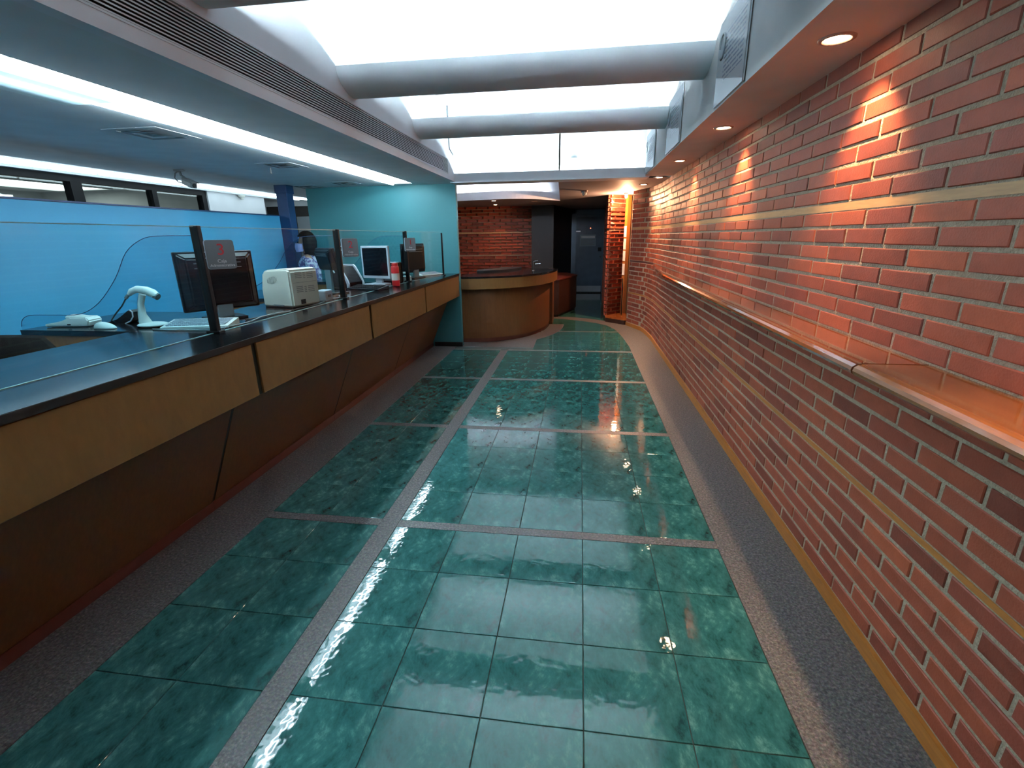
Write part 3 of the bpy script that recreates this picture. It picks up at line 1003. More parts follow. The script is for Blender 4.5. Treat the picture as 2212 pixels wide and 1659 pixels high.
# raised back shelf
tp2 = MB()
b1 = super_arc(-1.75, 8.45, 0.75, 0.95, 2.3, t0=0.16)
b2 = super_arc(-1.75, 8.45, 0.40, 0.60, 2.3, t0=0.16)
tp2.sheet([V(b1, 0.70), V(b1, 1.0), V(b2, 1.0), V(b2, 0.70)])
tp2.build('back_ledge', 'black_edge', rc)
gb = super_arc(-1.75, 8.45, 1.50, 1.84, 2.3)
band2 = MB().sheet([V(base, 0.001), V(gb, 0.001)])
band2.build('granite_band', 'granite', floor)
tap = thing('angled_bracket', (-0.75, 7.9, 0.972), 'thin silver angled bracket standing on the reception counter top', 'bracket')
MB().tube([(-0.745, 7.9, 0.9735), (-0.745, 7.9, 1.10), (-0.735, 7.9, 1.115), (-0.67, 7.9, 1.13)], 0.006, 8).build('rod', 'chrome', tap)
MB().tube([(-0.71, 7.9, 1.075), (-0.63, 7.9, 1.08)], 0.007, 8).build('clip', 'chrome', tap)
MB().lathe([(0.0, 0.006), (0.02, 0.006), (0.022, 0.0)], (-0.745, 7.9, 0.9735)).build('foot', 'chrome', tap)

# ================================================================== TELLER COUNTER
CT, FX = 1.03, -1.645            # counter top height, front edge
Y_MOD = [-0.65, 0.75, 2.17, 3.60, 5.02, 6.54]
names = ['beside the camera, nearest to the viewer', 'with the dark office chair behind it', 'below number plate 3 and the white printer', 'below number plate 2', 'at the far end against the teal wall']
for i in range(1, 5):
    y0, y1 = Y_MOD[i], Y_MOD[i + 1]
    u = thing('counter_unit', (-1.9, (y0 + y1) / 2, 0), 'beech fronted teller counter unit ' + names[i], 'counter', 'teller counter units')
    MB().rbox(-1.70, FX - 0.004, y0 + 0.037, y1 - 0.001, 0.722, 0.997, 0.002, seg=1).build('fascia_panel', 'beech', u)
    MB().box(-1.715, FX - 0.014, y0 + 0.001, y0 + 0.037, 0.722, 0.997).build('fascia_divider', 'black_edge', u)
    MB().box(-2.415, -1.70, y0 + .001, y1 - .001, 0.705, 0.722).build('fascia_underside', 'dark_paint', u)
    m = MB()
    yb0, yb1 = y0 + 0.019, y1 - 0.001
    m.add([(-1.80, yb0, 0.712), (-1.80, yb1, 0.712), (-2.075, yb1, 0.055), (-2.075, yb0, 0.055), (-1.83, yb0, 0.712), (-1.83, yb1, 0.712), (-2.105, yb1, 0.055), (-2.105, yb0, 0.055)],
          [(0, 1, 2, 3), (7, 6, 5, 4), (0, 4, 5, 1), (1, 5, 6, 2), (2, 6, 7, 3), (3, 7, 4, 0)])
    m.build('lower_panel', 'beech_panel', u)
    m = MB()
    ya, yb = y0 + 0.001, y0 + 0.019
    m.add([(-1.803, ya, 0.705), (-1.803, yb, 0.705), (-2.078, yb, 0.055), (-2.078, ya, 0.055), (-1.84, ya, 0.705), (-1.84, yb, 0.705), (-2.115, yb, 0.055), (-2.115, ya, 0.055)],
          [(0, 1, 2, 3), (7, 6, 5, 4), (0, 4, 5, 1), (1, 5, 6, 2), (2, 6, 7, 3), (3, 7, 4, 0)])
    m.build('panel_joint', 'black_edge', u)
    MB().box(-2.14, -2.07, y0 + .001, y1 - .001, 0.0, 0.055).build('kick_board', 'red_kick', u)
    MB().box(-2.44, -2.42, y0 + .001, y1 - .001, 0.05, 0.997).build('back_panel', 'beech_panel', u)
wt = thing('worktop', (-2.0, 3.5, 1.0), 'continuous black laminate worktop of the teller counter', 'worktop')
MB().box(-1.905, FX, -0.6, 6.55, 1.000, CT).build('front_board', 'black_laminate', wt)
MB().box(-2.45, -1.909, -0.6, 6.55, 1.000, CT).build('rear_board', 'black_laminate', wt)
MB().box(FX - 0.0005, FX + 0.004, -0.6, 6.55, 1.000, CT - 0.001).build('front_edging', 'black_edge', wt)

# wing desks
POSTS = [2.285, 3.745, 5.305]
wl_names = {0: 'carrying the white hand scanner', 1: 'behind number plate 2', 2: 'nearest the teal wall'}
for i, py in enumerate(POSTS):
    w = thing('wing_desk', (-2.8, py + 0.33, 0), 'black topped return desk of the teller counter ' + wl_names[i], 'desk', 'teller return desks')
    MB().box(-3.17, -2.455, py, py + 0.70, 1.0, CT).build('desk_top', 'black_laminate', w)
    MB().box(-3.15, -2.455, py + 0.015, py + 0.035, 0.30, 1.0).build('front_panel', 'beech', w)
    MB().box(-3.15, -2.455, py + 0.66, py + 0.68, 0.30, 1.0).build('rear_panel', 'beech', w)
    MB().box(-3.16, -3.14, py + 0.015, py + 0.68, 0.0, 1.0).build('end_panel', 'beech', w)

# glass screen: front panes, side panes with an S-curved top, black posts
GX = -1.93
yp = [-0.6, 0.83] + POSTS
scr_lab = ['nearest the camera', 'between number plate 3 and the near end', 'in front of the white printer', 'in front of the silver framed screen']
ends = [(GX, y) for y in yp] + [(-1.765, 6.20)]
for k in range(1, 5):
    (xa, ya), (xb, yb) = ends[k], ends[k + 1]
    g = thing('glass_screen', ((xa + xb) / 2, (ya + yb) / 2, CT),
              'clear glass counter screen ' + ['', 'running out of the picture at left', 'in front of the white printer', 'in front of the silver framed screen', 'last before the teal wall'][k], 'glass screen', 'counter glass screens')
    d = Vector((xb - xa, yb - ya, 0)).normalized()
    n = Vector((d.y, -d.x, 0)) * 0.004
    A, B = Vector((xa, ya, 0)) + d * (0.016 if k < 4 else 0.03), Vector((xb, yb, 0)) - d * 0.017
    pts = [A - n, B - n, B + n, A + n]
    MB().prism([(p.x, p.y) for p in pts], 'z', CT + 0.0025, 1.570).build('pane', 'clear_glass', g)
    MB().prism([(p.x, p.y) for p in pts], 'z', 1.570, 1.5735).build('top_edge', 'glass_edge', g)
    MB().prism([(p.x, p.y) for p in pts], 'z', CT, CT + 0.0025).build('bottom_seal', 'glass_edge', g)
for i, py in enumerate(POSTS):
    w = 0.046 if i < 2 else 0.04
    p = thing('screen_post', (GX, py, CT), 'black metal screen post carrying number plate ' + ('three', 'two', 'one')[i], 'post', 'posts of the counter screen')
    MB().rbox(GX - w / 2, GX + w / 2, py - 0.014, py + 0.014, CT, 1.578, 0.004).build('bar', 'black_metal', p)
    MB().rbox(GX - 0.04, GX + 0.04, py - 0.022, py + 0.022, CT, CT + 0.012, 0.003).build('foot', 'black_metal', p)
p = thing('screen_post', (-1.765, 6.20, CT), 'thin black screen post at the far end near the teal wall', 'post', 'posts of the counter screen')
MB().rbox(-1.775, -1.755, 6.19, 6.21, CT, 1.56, 0.003).build('bar', 'black_metal', p)
MB().rbox(-1.79, -1.74, 6.18, 6.22, CT, CT + 0.01, 0.003).build('foot', 'black_metal', p)
side = [(-3.15, 1.034), (-1.955, 1.034), (-1.955, 1.53)] + catmull([(-2.0, 1.53), (-2.15, 1.53), (-2.25, 1.515), (-2.36, 1.45), (-2.46, 1.32), (-2.60, 1.19), (-2.74, 1.125), (-2.92, 1.118), (-3.07, 1.115), (-3.13, 1.09), (-3.15, 1.05)], 4)
for i, py in enumerate(POSTS):
    s_ = thing('side_screen', (-2.5, py, CT), 'low S-curved glass side screen on the return desk ' + ['with the hand scanner', 'behind number plate 2', 'nearest the teal wall'][i], 'glass screen', 'curved side screens')
    MB().prism(side, 'y', py - 0.004, py + 0.004).build('pane', 'tinted_glass', s_)
    rim = [Vector((x, py, z)) for x, z in side[2:]]
    MB().tube(rim, 0.0018, 5).build('polished_edge', 'blue_column', s_)

# number plates
def plate(num, l1, l2, cx, cy, px_, py_):
    wd, ht, z0 = 0.128, 0.140, 1.366
    t = thing('number_plate', (cx, cy, z0), 'grey number plate with a red %s on the counter screen' % {'3': 'three', '2': 'two', '1': 'one'}[num], 'sign', 'teller number plates')
    m = rot_at(cx, cy, z0, 48)
    def rr(yo, thick, mname, nm, grow=0.0):
        r = 0.012
        pts = []
        for ex, ez, a0 in ((wd / 2 - r + grow, ht - r + grow, 0), (-wd / 2 + r - grow, ht - r + grow, 90), (-wd / 2 + r - grow, r - grow, 180), (wd / 2 - r + grow, r - grow, 270)):
            for k in range(5):
                a = math.radians(a0 + 90 * k / 4)
                pts.append((ex + r * math.cos(a), ez + r * math.sin(a)))
        MB().prism(pts, 'y', yo, yo + thick, m).build(nm, mname, t)
    rr(0.0, 0.006, 'sign_face', 'front_plate')
    rr(0.012, 0.006, 'silver_plastic', 'back_plate', 0.001)
    MB().box(-0.03, 0.03, 0.006, 0.012, 0.04, 0.10, m).build('spacer', 'black_plastic', t)
    for dz in (0.052, 0.082):
        MB().tube([(px_ + 0.027, py_, z0 + dz), tuple(m @ Vector((-wd / 2 + 0.02, 0.009, dz)))], 0.003, 6).build('mounting_arm', 'silver_plastic', t)
    mm = lambda dx, dz: m @ Matrix.Translation((dx, -0.0008, dz)) @ Matrix.Rotation(math.radians(90), 4, 'X')
    text_mesh('numeral', num, 0.078, mm(0.002, 0.092), 'sign_red', t)
    text_mesh('word', l1, 0.023, mm(0, 0.038), 'sign_white', t)
    text_mesh('word', l2, 0.019, mm(0, 0.017), 'sign_white', t)
plate('3', 'Caja', 'Administrativa', -1.796, 2.262, GX, POSTS[0])
plate('2', 'Caja', 'Administrativa', -1.808, 3.715, GX, POSTS[1])
plate('1', 'Caja', 'Administrativa', -1.862, 5.275, GX, POSTS[2])

# ================================================================== EQUIPMENT
def monitor_back(name_label, cx, cy, ang, w, h, z0, group=None, tilt=0.0, base=True, cab='black_plastic'):
    """flat monitor; local +y is the side of the back shell, screen on -y"""
    t = thing('monitor', (cx, cy, CT), name_label, 'monitor', group)
    m = rot_at(cx, cy, 0, ang)
    mt = m @ Matrix.Translation((0, 0, z0)) @ Matrix.Rotation(math.radians(tilt), 4, 'X')
    MB().rbox(-w / 2, w / 2, -0.014, 0.012, 0, h, 0.006, mt).build('bezel', cab, t)
    MB().box(-w / 2 + .022, w / 2 - .022, -0.0155, -0.0138, 0.03, h - .022, mt).build('screen', 'screen', t)
    bmq = bmesh.new()
    bmesh.ops.create_cube(bmq, size=1.0)
    for v in bmq.verts:
        k = 0.78 if v.co.y > 0 else 0.97
        v.co = Vector((v.co.x * w * k, 0.012 + (v.co.y + .5) * 0.04, h / 2 + v.co.z * h * (k if v.co.y > 0 else 0.96)))
    bmesh.ops.bevel(bmq, geom=list(bmq.edges), offset=0.008, segments=2, affect='EDGES')
    sh = MB().bm(bmq, mt).build('back_shell', 'black_plastic', t)
    MB().box(-w * 0.30, w * 0.30, 0.051, 0.0535, h * 0.80, h * 0.815, mt).build('vent_slot', 'grey_plastic', sh)
    MB().box(-w * 0.30, w * 0.30, 0.051, 0.0535, h * 0.72, h * 0.735, mt).build('vent_slot', 'grey_plastic', sh)
    if base:
        MB().rbox(-0.045, 0.045, 0.02, 0.045, 0.012, z0 - CT + 0.12, 0.005, m @ Matrix.Translation((0, 0, CT))).build('neck', 'grey_plastic' if cab != 'silver_plastic' else cab, t)
        MB().rbox(-0.11, 0.11, -0.09, 0.09, 0, 0.014, 0.006, m @ Matrix.Translation((0, 0, CT))).build('foot', 'black_plastic' if cab != 'silver_plastic' else cab, t)
    return t
# back of the station 3 monitor faces the hall
monitor_back('black monitor seen from behind beside number plate 3', -2.235, 2.75, -124.2 + 0, 0.435, 0.355, 1.088)
monitor_back('silver framed flat screen turned towards the camera at station 2', -2.15, 4.97, -18, 0.37, 0.335, 1.095, cab='silver_plastic')
monitor_back('black monitor at the far station against the teal wall', -2.02, 5.78, -110, 0.42, 0.34, 1.10)
monitor_back('small black display tilted back behind the far side of the printer', -2.23, 4.16, 150, 0.27, 0.20, 1.235, tilt=-14)

def slab(t, m, name, matn, pts, y0, y1):
    return MB().prism(pts, 'y', y0, y1, m).build(name, matn, t)

# white laser printer
pr = thing('laser_printer', (-2.13, 3.34, CT), 'white boxy laser printer on the black counter', 'printer')
mp_ = rot_at(-2.13, 3.345, CT, -14)
body = [(-0.150, 0.006), (0.140, 0.006), (0.140, 0.262), (0.118, 0.276), (-0.085, 0.268), (-0.125, 0.245), (-0.150, 0.13)]
bmq = bmesh.new()
vs = [bmq.verts.new(Vector((x, -0.135, z))) for x, z in body] + [bmq.verts.new(Vector((x, 0.135, z))) for x, z in body]
nb = len(body)
bmq.faces.new(vs[:nb][::-1]); bmq.faces.new(vs[nb:])
for i in range(nb):
    j = (i + 1) % nb
    bmq.faces.new((vs[i], vs[j], vs[nb + j], vs[nb + i]))
bmesh.ops.recalc_face_normals(bmq, faces=bmq.faces)
bmesh.ops.bevel(bmq, geom=list(bmq.edges), offset=0.012, segments=3, affect='EDGES')
MB().bm(bmq, mp_).build('housing', 'cream_plastic', pr)
# oval grille on the near side
og = MB()
for i in range(9):
    x = -0.075 + 0.011 * i
    hh = 0.028 * math.sqrt(max(0.05, 1 - ((i - 4) / 4.6) ** 2))
    og.box(x - 0.0018, x + 0.0018, -0.1368, -0.134, 0.190 - hh + i * .002, 0.190 + hh * .8 + i * .002, mp_)
og.build('side_grille', 'vent_dark', pr)
for bank, z0 in enumerate((0.205, 0.105)):
    for c, y0, y1 in ((0, -0.085, -0.025), (1, -0.010, 0.010), (2, 0.025, 0.085)):
        for r in range(4):
            z = z0 + r * 0.0125 + (0.004 if c == 0 else 0)
            MB().box(0.1385, 0.1412, y0, y1, z, z + 0.004, mp_).build('vent_slot', 'vent_dark', pr)
MB().box(0.1385, 0.1408, -0.11, 0.11, 0.176, 0.178, mp_).build('lid_seam', 'vent_dark', pr)
MB().box(0.1385, 0.1410, -0.06, -0.015, 0.022, 0.055, mp_).build('power_socket', 'dark_slot', pr)
MB().box(-0.05, 0.05, -0.1375, -0.134, 0.012, 0.022, mp_).build('finger_notch', 'vent_dark', pr)
MB().rbox(-0.14, 0.13, -0.13, 0.13, 0.0, 0.008, 0.002, mp_).build('foot_plate', 'dark_slot', pr)

# hand scanner on a goose stand
sc = thing('hand_scanner', (-2.49, 2.44, CT), 'white handheld barcode scanner resting on its tall stand', 'scanner')
MB().ball((-2.455, 2.44, CT + .012), 0.085, 0.07, 0.014).build('stand_foot', 'white_plastic', sc)
MB().tube([(-2.50, 2.44, CT + .015), (-2.512, 2.44, CT + .07), (-2.505, 2.44, CT + .13), (-2.480, 2.44, CT + .185)], 0.02, 10, rs=[0.034, 0.021, 0.016, 0.018]).build('stand_neck', 'white_plastic', sc)
MB().tube([(-2.553, 2.43, CT + .186), (-2.535, 2.43, CT + .203), (-2.495, 2.43, CT + .215), (-2.44, 2.43, CT + .208), (-2.395, 2.43, CT + .190), (-2.375, 2.43, CT + .180)], 0.02, 10, rs=[0.012, 0.017, 0.020, 0.023, 0.024, 0.017]).build('scan_head', 'white_plastic', sc)
MB().tube([(-2.392, 2.43, CT + .182), (-2.372, 2.43, CT + .172)], 0.019, 10).build('scan_window', 'grey_plastic', sc)
MB().tube([(-2.553, 2.43, CT + .188), (-2.570, 2.43, CT + .176), (-2.582, 2.43, CT + .164)], 0.009, 8).build('cord_grip', 'grey_plastic', sc)
MB().tube([(-2.580, 2.43, CT + .166), (-2.62, 2.43, CT + .12), (-2.69, 2.44, CT + .07), (-2.75, 2.46, CT + .03), (-2.76, 2.50, CT + .006)], 0.004, 6).build('cord', 'cable_black', sc)
# card terminal
ct = thing('card_terminal', (-2.97, 2.42, CT), 'white wedge shaped card terminal at the left end of the desk', 'card terminal')
mc = rot_at(-2.97, 2.43, CT, 8)
bmq = bmesh.new()
prof = [(-0.135, 0.004), (0.12, 0.004), (0.13, 0.035), (0.115, 0.055), (0.02, 0.058), (-0.04, 0.034), (-0.14, 0.018)]
vs = [bmq.verts.new(Vector((x, -0.05, z))) for x, z in prof] + [bmq.verts.new(Vector((x, 0.05, z))) for x, z in prof]
nb = len(prof)
bmq.faces.new(vs[:nb][::-1]); bmq.faces.new(vs[nb:])
for i in range(nb):
    j = (i + 1) % nb
    bmq.faces.new((vs[i], vs[j], vs[nb + j], vs[nb + i]))
bmesh.ops.recalc_face_normals(bmq, faces=bmq.faces)
bmesh.ops.bevel(bmq, geom=list(bmq.edges), offset=0.006, segments=2, affect='EDGES')
MB().bm(bmq, mc).build('case', 'white_plastic', ct)
MB().ball((0.03, 0, 0.052), 0.075, 0.036, 0.018, None).build('paper_cover', 'white_plastic', ct)
ct.children[-1].data.transform(Matrix.Translation(-(Vector((0, 0, 0)) - ct.location)))
ct.children[-1].data.transform(Matrix.Translation(mc.translation - ct.location - (Vector((0, 0, 0)))))
MB().box(0.00, 0.02, -0.0515, -0.0495, 0.012, 0.020, mc).build('port', 'dark_slot', ct)
MB().box(-0.12, -0.05, -0.036, 0.036, 0.0235, 0.0275, mc @ Matrix.Rotation(math.radians(-9), 4, 'Y')).build('keypad', 'grey_plastic', ct)
# mouse
mo = thing('computer_mouse', (-2.69, 2.36, CT), 'white computer mouse beside the hand scanner', 'mouse')
bmq = bmesh.new()
bmesh.ops.create_uvsphere(bmq, u_segments=18, v_segments=12, radius=1.0)
for v in bmq.verts:
    v.co = Vector((v.co.x * 0.068, v.co.y * 0.034, max(0.0, v.co.z) * (0.036 - 0.010 * v.co.x)))
MB().bm(bmq, Matrix.Translation((-2.69, 2.36, CT + .001)), True).build('shell', 'white_plastic', mo)
MB().tube([(-2.69 - .068 * math.cos(t), 2.36 + .0005, CT + .001 + .0365 * math.sin(t)) for t in [0.15 + 0.08 * i for i in range(14)]], 0.0012, 5).build('button_gap', 'grey_plastic', mo)
MB().ball((-2.735, 2.36, CT + 0.027), 0.008, 0.003, 0.006).build('scroll_wheel', 'grey_plastic', mo)
# dark curved rest behind the scanner
dk = thing('curved_tray', (-2.78, 2.56, CT), 'dark curved tray with pale rim behind the hand scanner', 'tray')
tray = [(-2.90, 0.001), (-2.84, 0.008), (-2.78, 0.024), (-2.73, 0.052), (-2.69, 0.078), (-2.67, 0.083), (-2.655, 0.070), (-2.658, 0.042), (-2.68, 0.016), (-2.72, 0.001)]
MB().prism([(x, CT + z) for x, z in tray], 'y', 2.52, 2.60).build('tray', 'black_plastic', dk)
MB().tube([Vector((x - 0.002, 2.518, CT + z)) for x, z in tray[5:]], 0.004, 6).build('rim', 'silver_plastic', dk)
# keyboards
def keyboard(label, x, y, ang, matn, l=0.43, tiltz=0.012):
    t = thing('keyboard', (x, y, CT), label, 'keyboard')
    m = rot_at(x, y, CT, ang)
    MB().prism([(-0.075, 0.002), (0.075, 0.002), (0.075, 0.026 + tiltz), (-0.075, 0.014)], 'x', -l / 2, l / 2, m @ Matrix.Identity(4)).build('case', matn, t)
    kb = MB()
    for r in range(5):
        for c in range(15):
            yy = -0.055 + r * 0.024
            zz = 0.014 + (yy + 0.075) / 0.15 * (0.012 + tiltz)
            xx = -l / 2 + 0.02 + c * (l - 0.04) / 15
            kb.box(xx, xx + (l - .04) / 15 - .004, yy, yy + 0.019, zz, zz + 0.007, m)
    ko = kb.build('keys', matn if matn != 'white_plastic' else 'silver_plastic', t)
    ko['kind'] = 'stuff'
    return t
keyboard('white keyboard lying under the black monitor by plate 3', -2.155, 2.45, 14, 'white_plastic', 0.36)
keyboard('dark keyboard in front of the silver framed screen', -2.04, 4.47, -20, 'black_plastic', 0.40)
keyboard('white keyboard at the far end below the thin post', -1.98, 6.25, 60, 'white_plastic', 0.36)
# banknote counter at station 2
bc = thing('banknote_counter', (-2.36, 4.66, CT), 'dark banknote counter with white arched sides beside plate 2', 'banknote counter')
mb_ = rot_at(-2.36, 4.66, CT, -24)
prof = [(-0.15, 0.004), (0.15, 0.004), (0.15, 0.06), (0.10, 0.13), (0.03, 0.21), (-0.13, 0.215), (-0.15, 0.19)]
MB().prism(prof, 'y', -0.085, 0.085, mb_).build('body', 'black_plastic', bc)
archp = [(-0.155, 0.05), (-0.155, 0.20), (-0.13, 0.228), (0.03, 0.228), (0.06, 0.21), (0.15, 0.085), (0.165, 0.05), (0.165, 0.0)]
def arch_strip(yo0, yo1):
    inn_ = [(x * 0.82, z * 0.87 if z > 0.02 else z) for x, z in archp]
    m = MB()
    A0 = [mb_ @ Vector((x, yo0, z)) for x, z in archp]; A1 = [mb_ @ Vector((x, yo1, z)) for x, z in archp]
    B0 = [mb_ @ Vector((x, yo0, z)) for x, z in inn_]; B1 = [mb_ @ Vector((x, yo1, z)) for x, z in inn_]
    m.sheet([A0, A1, B1, B0, A0])
    return m
arch_strip(-0.10, -0.085).build('side_arch', 'silver_plastic', bc)
arch_strip(0.085, 0.10).build('side_arch', 'silver_plastic', bc)
MB().tube([mb_ @ Vector(v) for v in ((-0.12, -0.09, 0.12), (-0.10, -0.11, 0.18), (-0.04, -0.11, 0.19), (-0.03, -0.10, 0.15))], 0.008, 6).build('handle', 'silver_plastic', bc)
# paper roll
rl = thing('paper_roll', (-2.42, 3.98, CT), 'white roll of receipt paper behind the printer', 'paper roll')
mr = rot_at(-2.42, 4.02, CT + 0.13, 30) @ Matrix.Rotation(math.radians(90), 4, 'Y')
MB().lathe([(0.008, -0.04), (0.028, -0.04), (0.028, 0.04), (0.008, 0.04), (0.008, -0.04)], (0, 0, 0), 16, mr).build('roll', 'paper', rl)
MB().rbox(-2.50, -2.34, 3.95, 4.09, CT, CT + 0.10, 0.006).build('roll_holder', 'black_plastic', rl)
# small adding machine beside the printer
am = thing('adding_machine', (-2.02, 3.62, CT), 'small grey adding machine right behind the printer', 'adding machine')
MB().rbox(-2.08, -1.985, 3.56, 3.68, CT, CT + 0.085, 0.01).build('case', 'silver_plastic', am)
MB().box(-1.985, -1.982, 3.60, 3.64, CT + 0.03, CT + 0.05).build('switch', 'dark_slot', am)
# red bottle
bt = thing('cleaner_bottle', (-1.878, 4.80, CT), 'red plastic bottle with white label on the counter', 'bottle')
MB().lathe([(0.0, 0.0), (0.036, 0.0), (0.040, 0.01), (0.040, 0.185), (0.037, 0.20), (0.026, 0.208)], (-1.878, 4.80, CT), 18).build('bottle_body', 'red_plastic', bt)
MB().lathe([(0.0405, 0.06), (0.0405, 0.125), (0.0405, 0.13)], (-1.878, 4.80, CT), 18).build('label_band', 'paper', bt)
MB().lathe([(0.030, 0.204), (0.031, 0.206), (0.031, 0.226), (0.028, 0.232), (0.0, 0.232)], (-1.878, 4.80, CT), 14).build('cap', 'red_plastic', bt)
# dark box behind the bottle
dx = thing('receipt_printer', (-2.02, 5.18, CT), 'dark box shaped receipt printer behind the red bottle', 'printer')
MB().rbox(-2.14, -1.97, 5.11, 5.27, CT, CT + 0.22, 0.008).build('case', 'black_plastic', dx)
MB().rbox(-2.13, -1.98, 5.104, 5.112, CT + 0.03, CT + 0.15, 0.003).build('front_cover', 'grey_plastic', dx)
MB().box(-2.12, -1.99, 5.12, 5.21, CT + 0.219, CT + 0.224).build('lid', 'silver_plastic', dx)
# desk phone at the far station
ph = thing('desk_phone', (-1.92, 5.58, CT), 'small white telephone beside number plate 1', 'telephone')
MB().prism([(-0.07, 0.0), (0.07, 0.0), (0.07, 0.05), (0.03, 0.055), (-0.07, 0.02)], 'y', -0.06, 0.06, rot_at(-2.04, 5.47, CT, -40)).build('base', 'white_plastic', ph)
MB().tube([(-2.07, 5.43, CT + .075), (-2.05, 5.46, CT + .088), (-2.02, 5.49, CT + .088), (-2.00, 5.52, CT + .072)], 0.014, 8, rs=[.018, .011, .011, .018]).build('handset', 'white_plastic', ph)
# papers and cables
tag(MB().box(0, 0.21, 0, 0.15, 0.0005, 0.003, rot_at(-2.34, 4.12, CT, 24)).build('paper_sheets', 'paper'), 'few white paper sheets beside the post with plate 2', 'paper')
tag(MB().tube([(-2.03, 2.66, CT + .006), (-1.99, 2.78, CT + .006), (-2.01, 2.92, CT + .007), (-1.96, 3.02, CT + .006), (-1.965, 3.12, CT + .006), (-1.95, 3.24, CT + .006), (-1.95, 3.40, CT + .006), (-1.955, 3.50, CT + .012)], 0.005, 6).build('power_cable', 'cable_black'), 'black power cable running from monitor to white printer', 'cable')
tag(MB().tube([(-1.97, 2.40, CT + .005), (-1.955, 2.52, CT + .005), (-1.96, 2.62, CT + .005), (-1.98, 2.74, CT + .012), (-1.97, 2.90, CT + .012), (-1.95, 3.02, CT + .006)], 0.004, 6).build('data_cable', 'cable_grey'), 'grey cable curling past the black monitor foot', 'cable')
tag(MB().tube([(-2.36, 2.335, CT + .005), (-2.24, 2.32, CT + .004), (-2.15, 2.325, CT + .005), (-2.06, 2.34, CT + .005), (-1.96, 2.36, CT + .005)], 0.004, 6).build('data_cable', 'cable_grey'), 'grey cable lying in front of the white keyboard', 'cable')
tag(MB().tube([(-2.02, 3.68, CT + .01), (-1.97, 3.74, CT + .008), (-1.975, 3.84, CT + .006), (-2.06, 3.92, CT + .005)], 0.005, 6).build('data_cable', 'silver_plastic'), 'pale blue looped cable behind the grey adding machine', 'cable')
tag(MB().tube([(-2.15, 4.80, CT + .006), (-2.10, 4.78, CT + .025), (-2.03, 4.77, CT + .025), (-1.98, 4.80, CT + .006)], 0.005, 6).build('data_cable', 'silver_plastic'), 'white cable below the silver framed screen', 'cable')

# office chair behind the counter
ch = thing('office_chair', (-2.95, 1.75, 0), 'dark upholstered office chair behind the teller counter', 'chair')
bmq = bmesh.new()
bmesh.ops.create_cube(bmq, size=1.0)
bmesh.ops.subdivide_edges(bmq, edges=list(bmq.edges), cuts=4, use_grid_fill=True)
for v in bmq.verts:
    x, y, z = v.co.x * 2, v.co.y * 2, v.co.z * 2
    k = 1 - 0.22 * max(0, z) ** 3
    v.co = Vector((x * 0.26 * k * math.sqrt(1 - 0.25 * z * z * 0.5), y * 0.045 * math.sqrt(max(0.15, 1 - 0.5 * x * x)) + 0.05 * x * x, 0.82 + z * 0.26 * math.sqrt(1 - 0.22 * x * x)))
mch = rot_at(-2.80, 1.86, 0, 35)
MB().bm(bmq, mch, True).build('backrest', 'chair_fabric', ch)
MB().ball((-2.95, 1.65, 0.50), 0.25, 0.25, 0.05).build('seat', 'chair_fabric', ch)
MB().tube([(-2.95, 1.65, 0.12), (-2.95, 1.65, 0.47)], 0.03, 10).build('gas_column', 'black_metal', ch)
MB().tube([(-2.92, 1.70, 0.47), (-2.86, 1.80, 0.50), (-2.83, 1.86, 0.66)], 0.02, 8).build('back_bracket', 'black_metal', ch)
for k in range(5):
    a = k * 2 * math.pi / 5 + 0.3
    lg = MB().tube([(-2.95, 1.65, 0.13), (-2.95 + .28 * math.cos(a), 1.65 + .28 * math.sin(a), 0.07)], 0.02, 8, rs=[.026, .016]).build('leg', 'black_metal', ch)
    MB().ball((-2.95 + .28 * math.cos(a), 1.65 + .28 * math.sin(a), 0.028), 0.028, 0.02, 0.028).build('castor', 'black_plastic', lg)

# ================================================================== CEILING FITTINGS
def downlight(x, y, label, power, z=CZ, tilt=-0.26, lit=True, col=WARM, size=78, blend=0.75, r=0.045, group='recessed downlights in the soffit'):
    t = thing('downlight', (x, y, z), label, 'downlight', group)
    MB().lathe([(r + .018, 0.0), (r + .016, -0.005), (r + .004, -0.006), (r, 0.0), (r - .008, 0.012)], (x, y, z), 24).build('trim_ring', 'ring_metal', t)
    if lit:
        MB().lathe([(0.0, -0.004), (r - .010, -0.004), (r - .004, 0.002)], (x, y, z - 0.001), 18).build('lamp_face', 'bulb_warm', t)
    else:
        MB().lathe([(0.0, -0.002), (r - .016, -0.002), (r - .008, 0.002)], (x, y, z - 0.001), 18).build('lamp_face', 'grey_plastic', t)
    if power > 0:
        ld = bpy.data.lights.new('downlight_beam', 'SPOT')
        ld.energy = power
        ld.color = col
        ld.spot_size = math.radians(size)
        ld.spot_blend = blend
        ld.shadow_soft_size = 0.025
        lo = bpy.data.objects.new('downlight_beam', ld)
        link(lo, t)
        lo.location = (0, 0, -0.012)
        lo.rotation_euler = (0, tilt, 0)
    return t
downlight(0.92, 0.73, 'lit soffit downlight above the camera side of the brick wall', W_SPOT, tilt=-0.05)
downlight(0.915, 2.19, 'largest lit soffit downlight, nearest of the row', W_SPOT)
downlight(0.93, 3.71, 'second lit soffit downlight from the camera', W_SPOT)
downlight(0.93, 5.19, 'third lit soffit downlight beside the skylight posters', W_SPOT)
downlight(0.945, 6.57, 'fourth lit soffit downlight near the end of the posters', W_SPOT * 0.8, z=CZ)
downlight(0.86, 7.40, 'very bright downlight where the brick wall begins to curve', W_SPOT * 1.1)
downlight(-1.69, 9.75, 'lit downlight at the edge of the white curved lobby ceiling', 80, group='lobby downlights', size=110, tilt=0)
downlight(-1.86, 10.93, 'lit downlight close to the dark brick lobby wall', 70, group='lobby downlights', size=120, tilt=0)
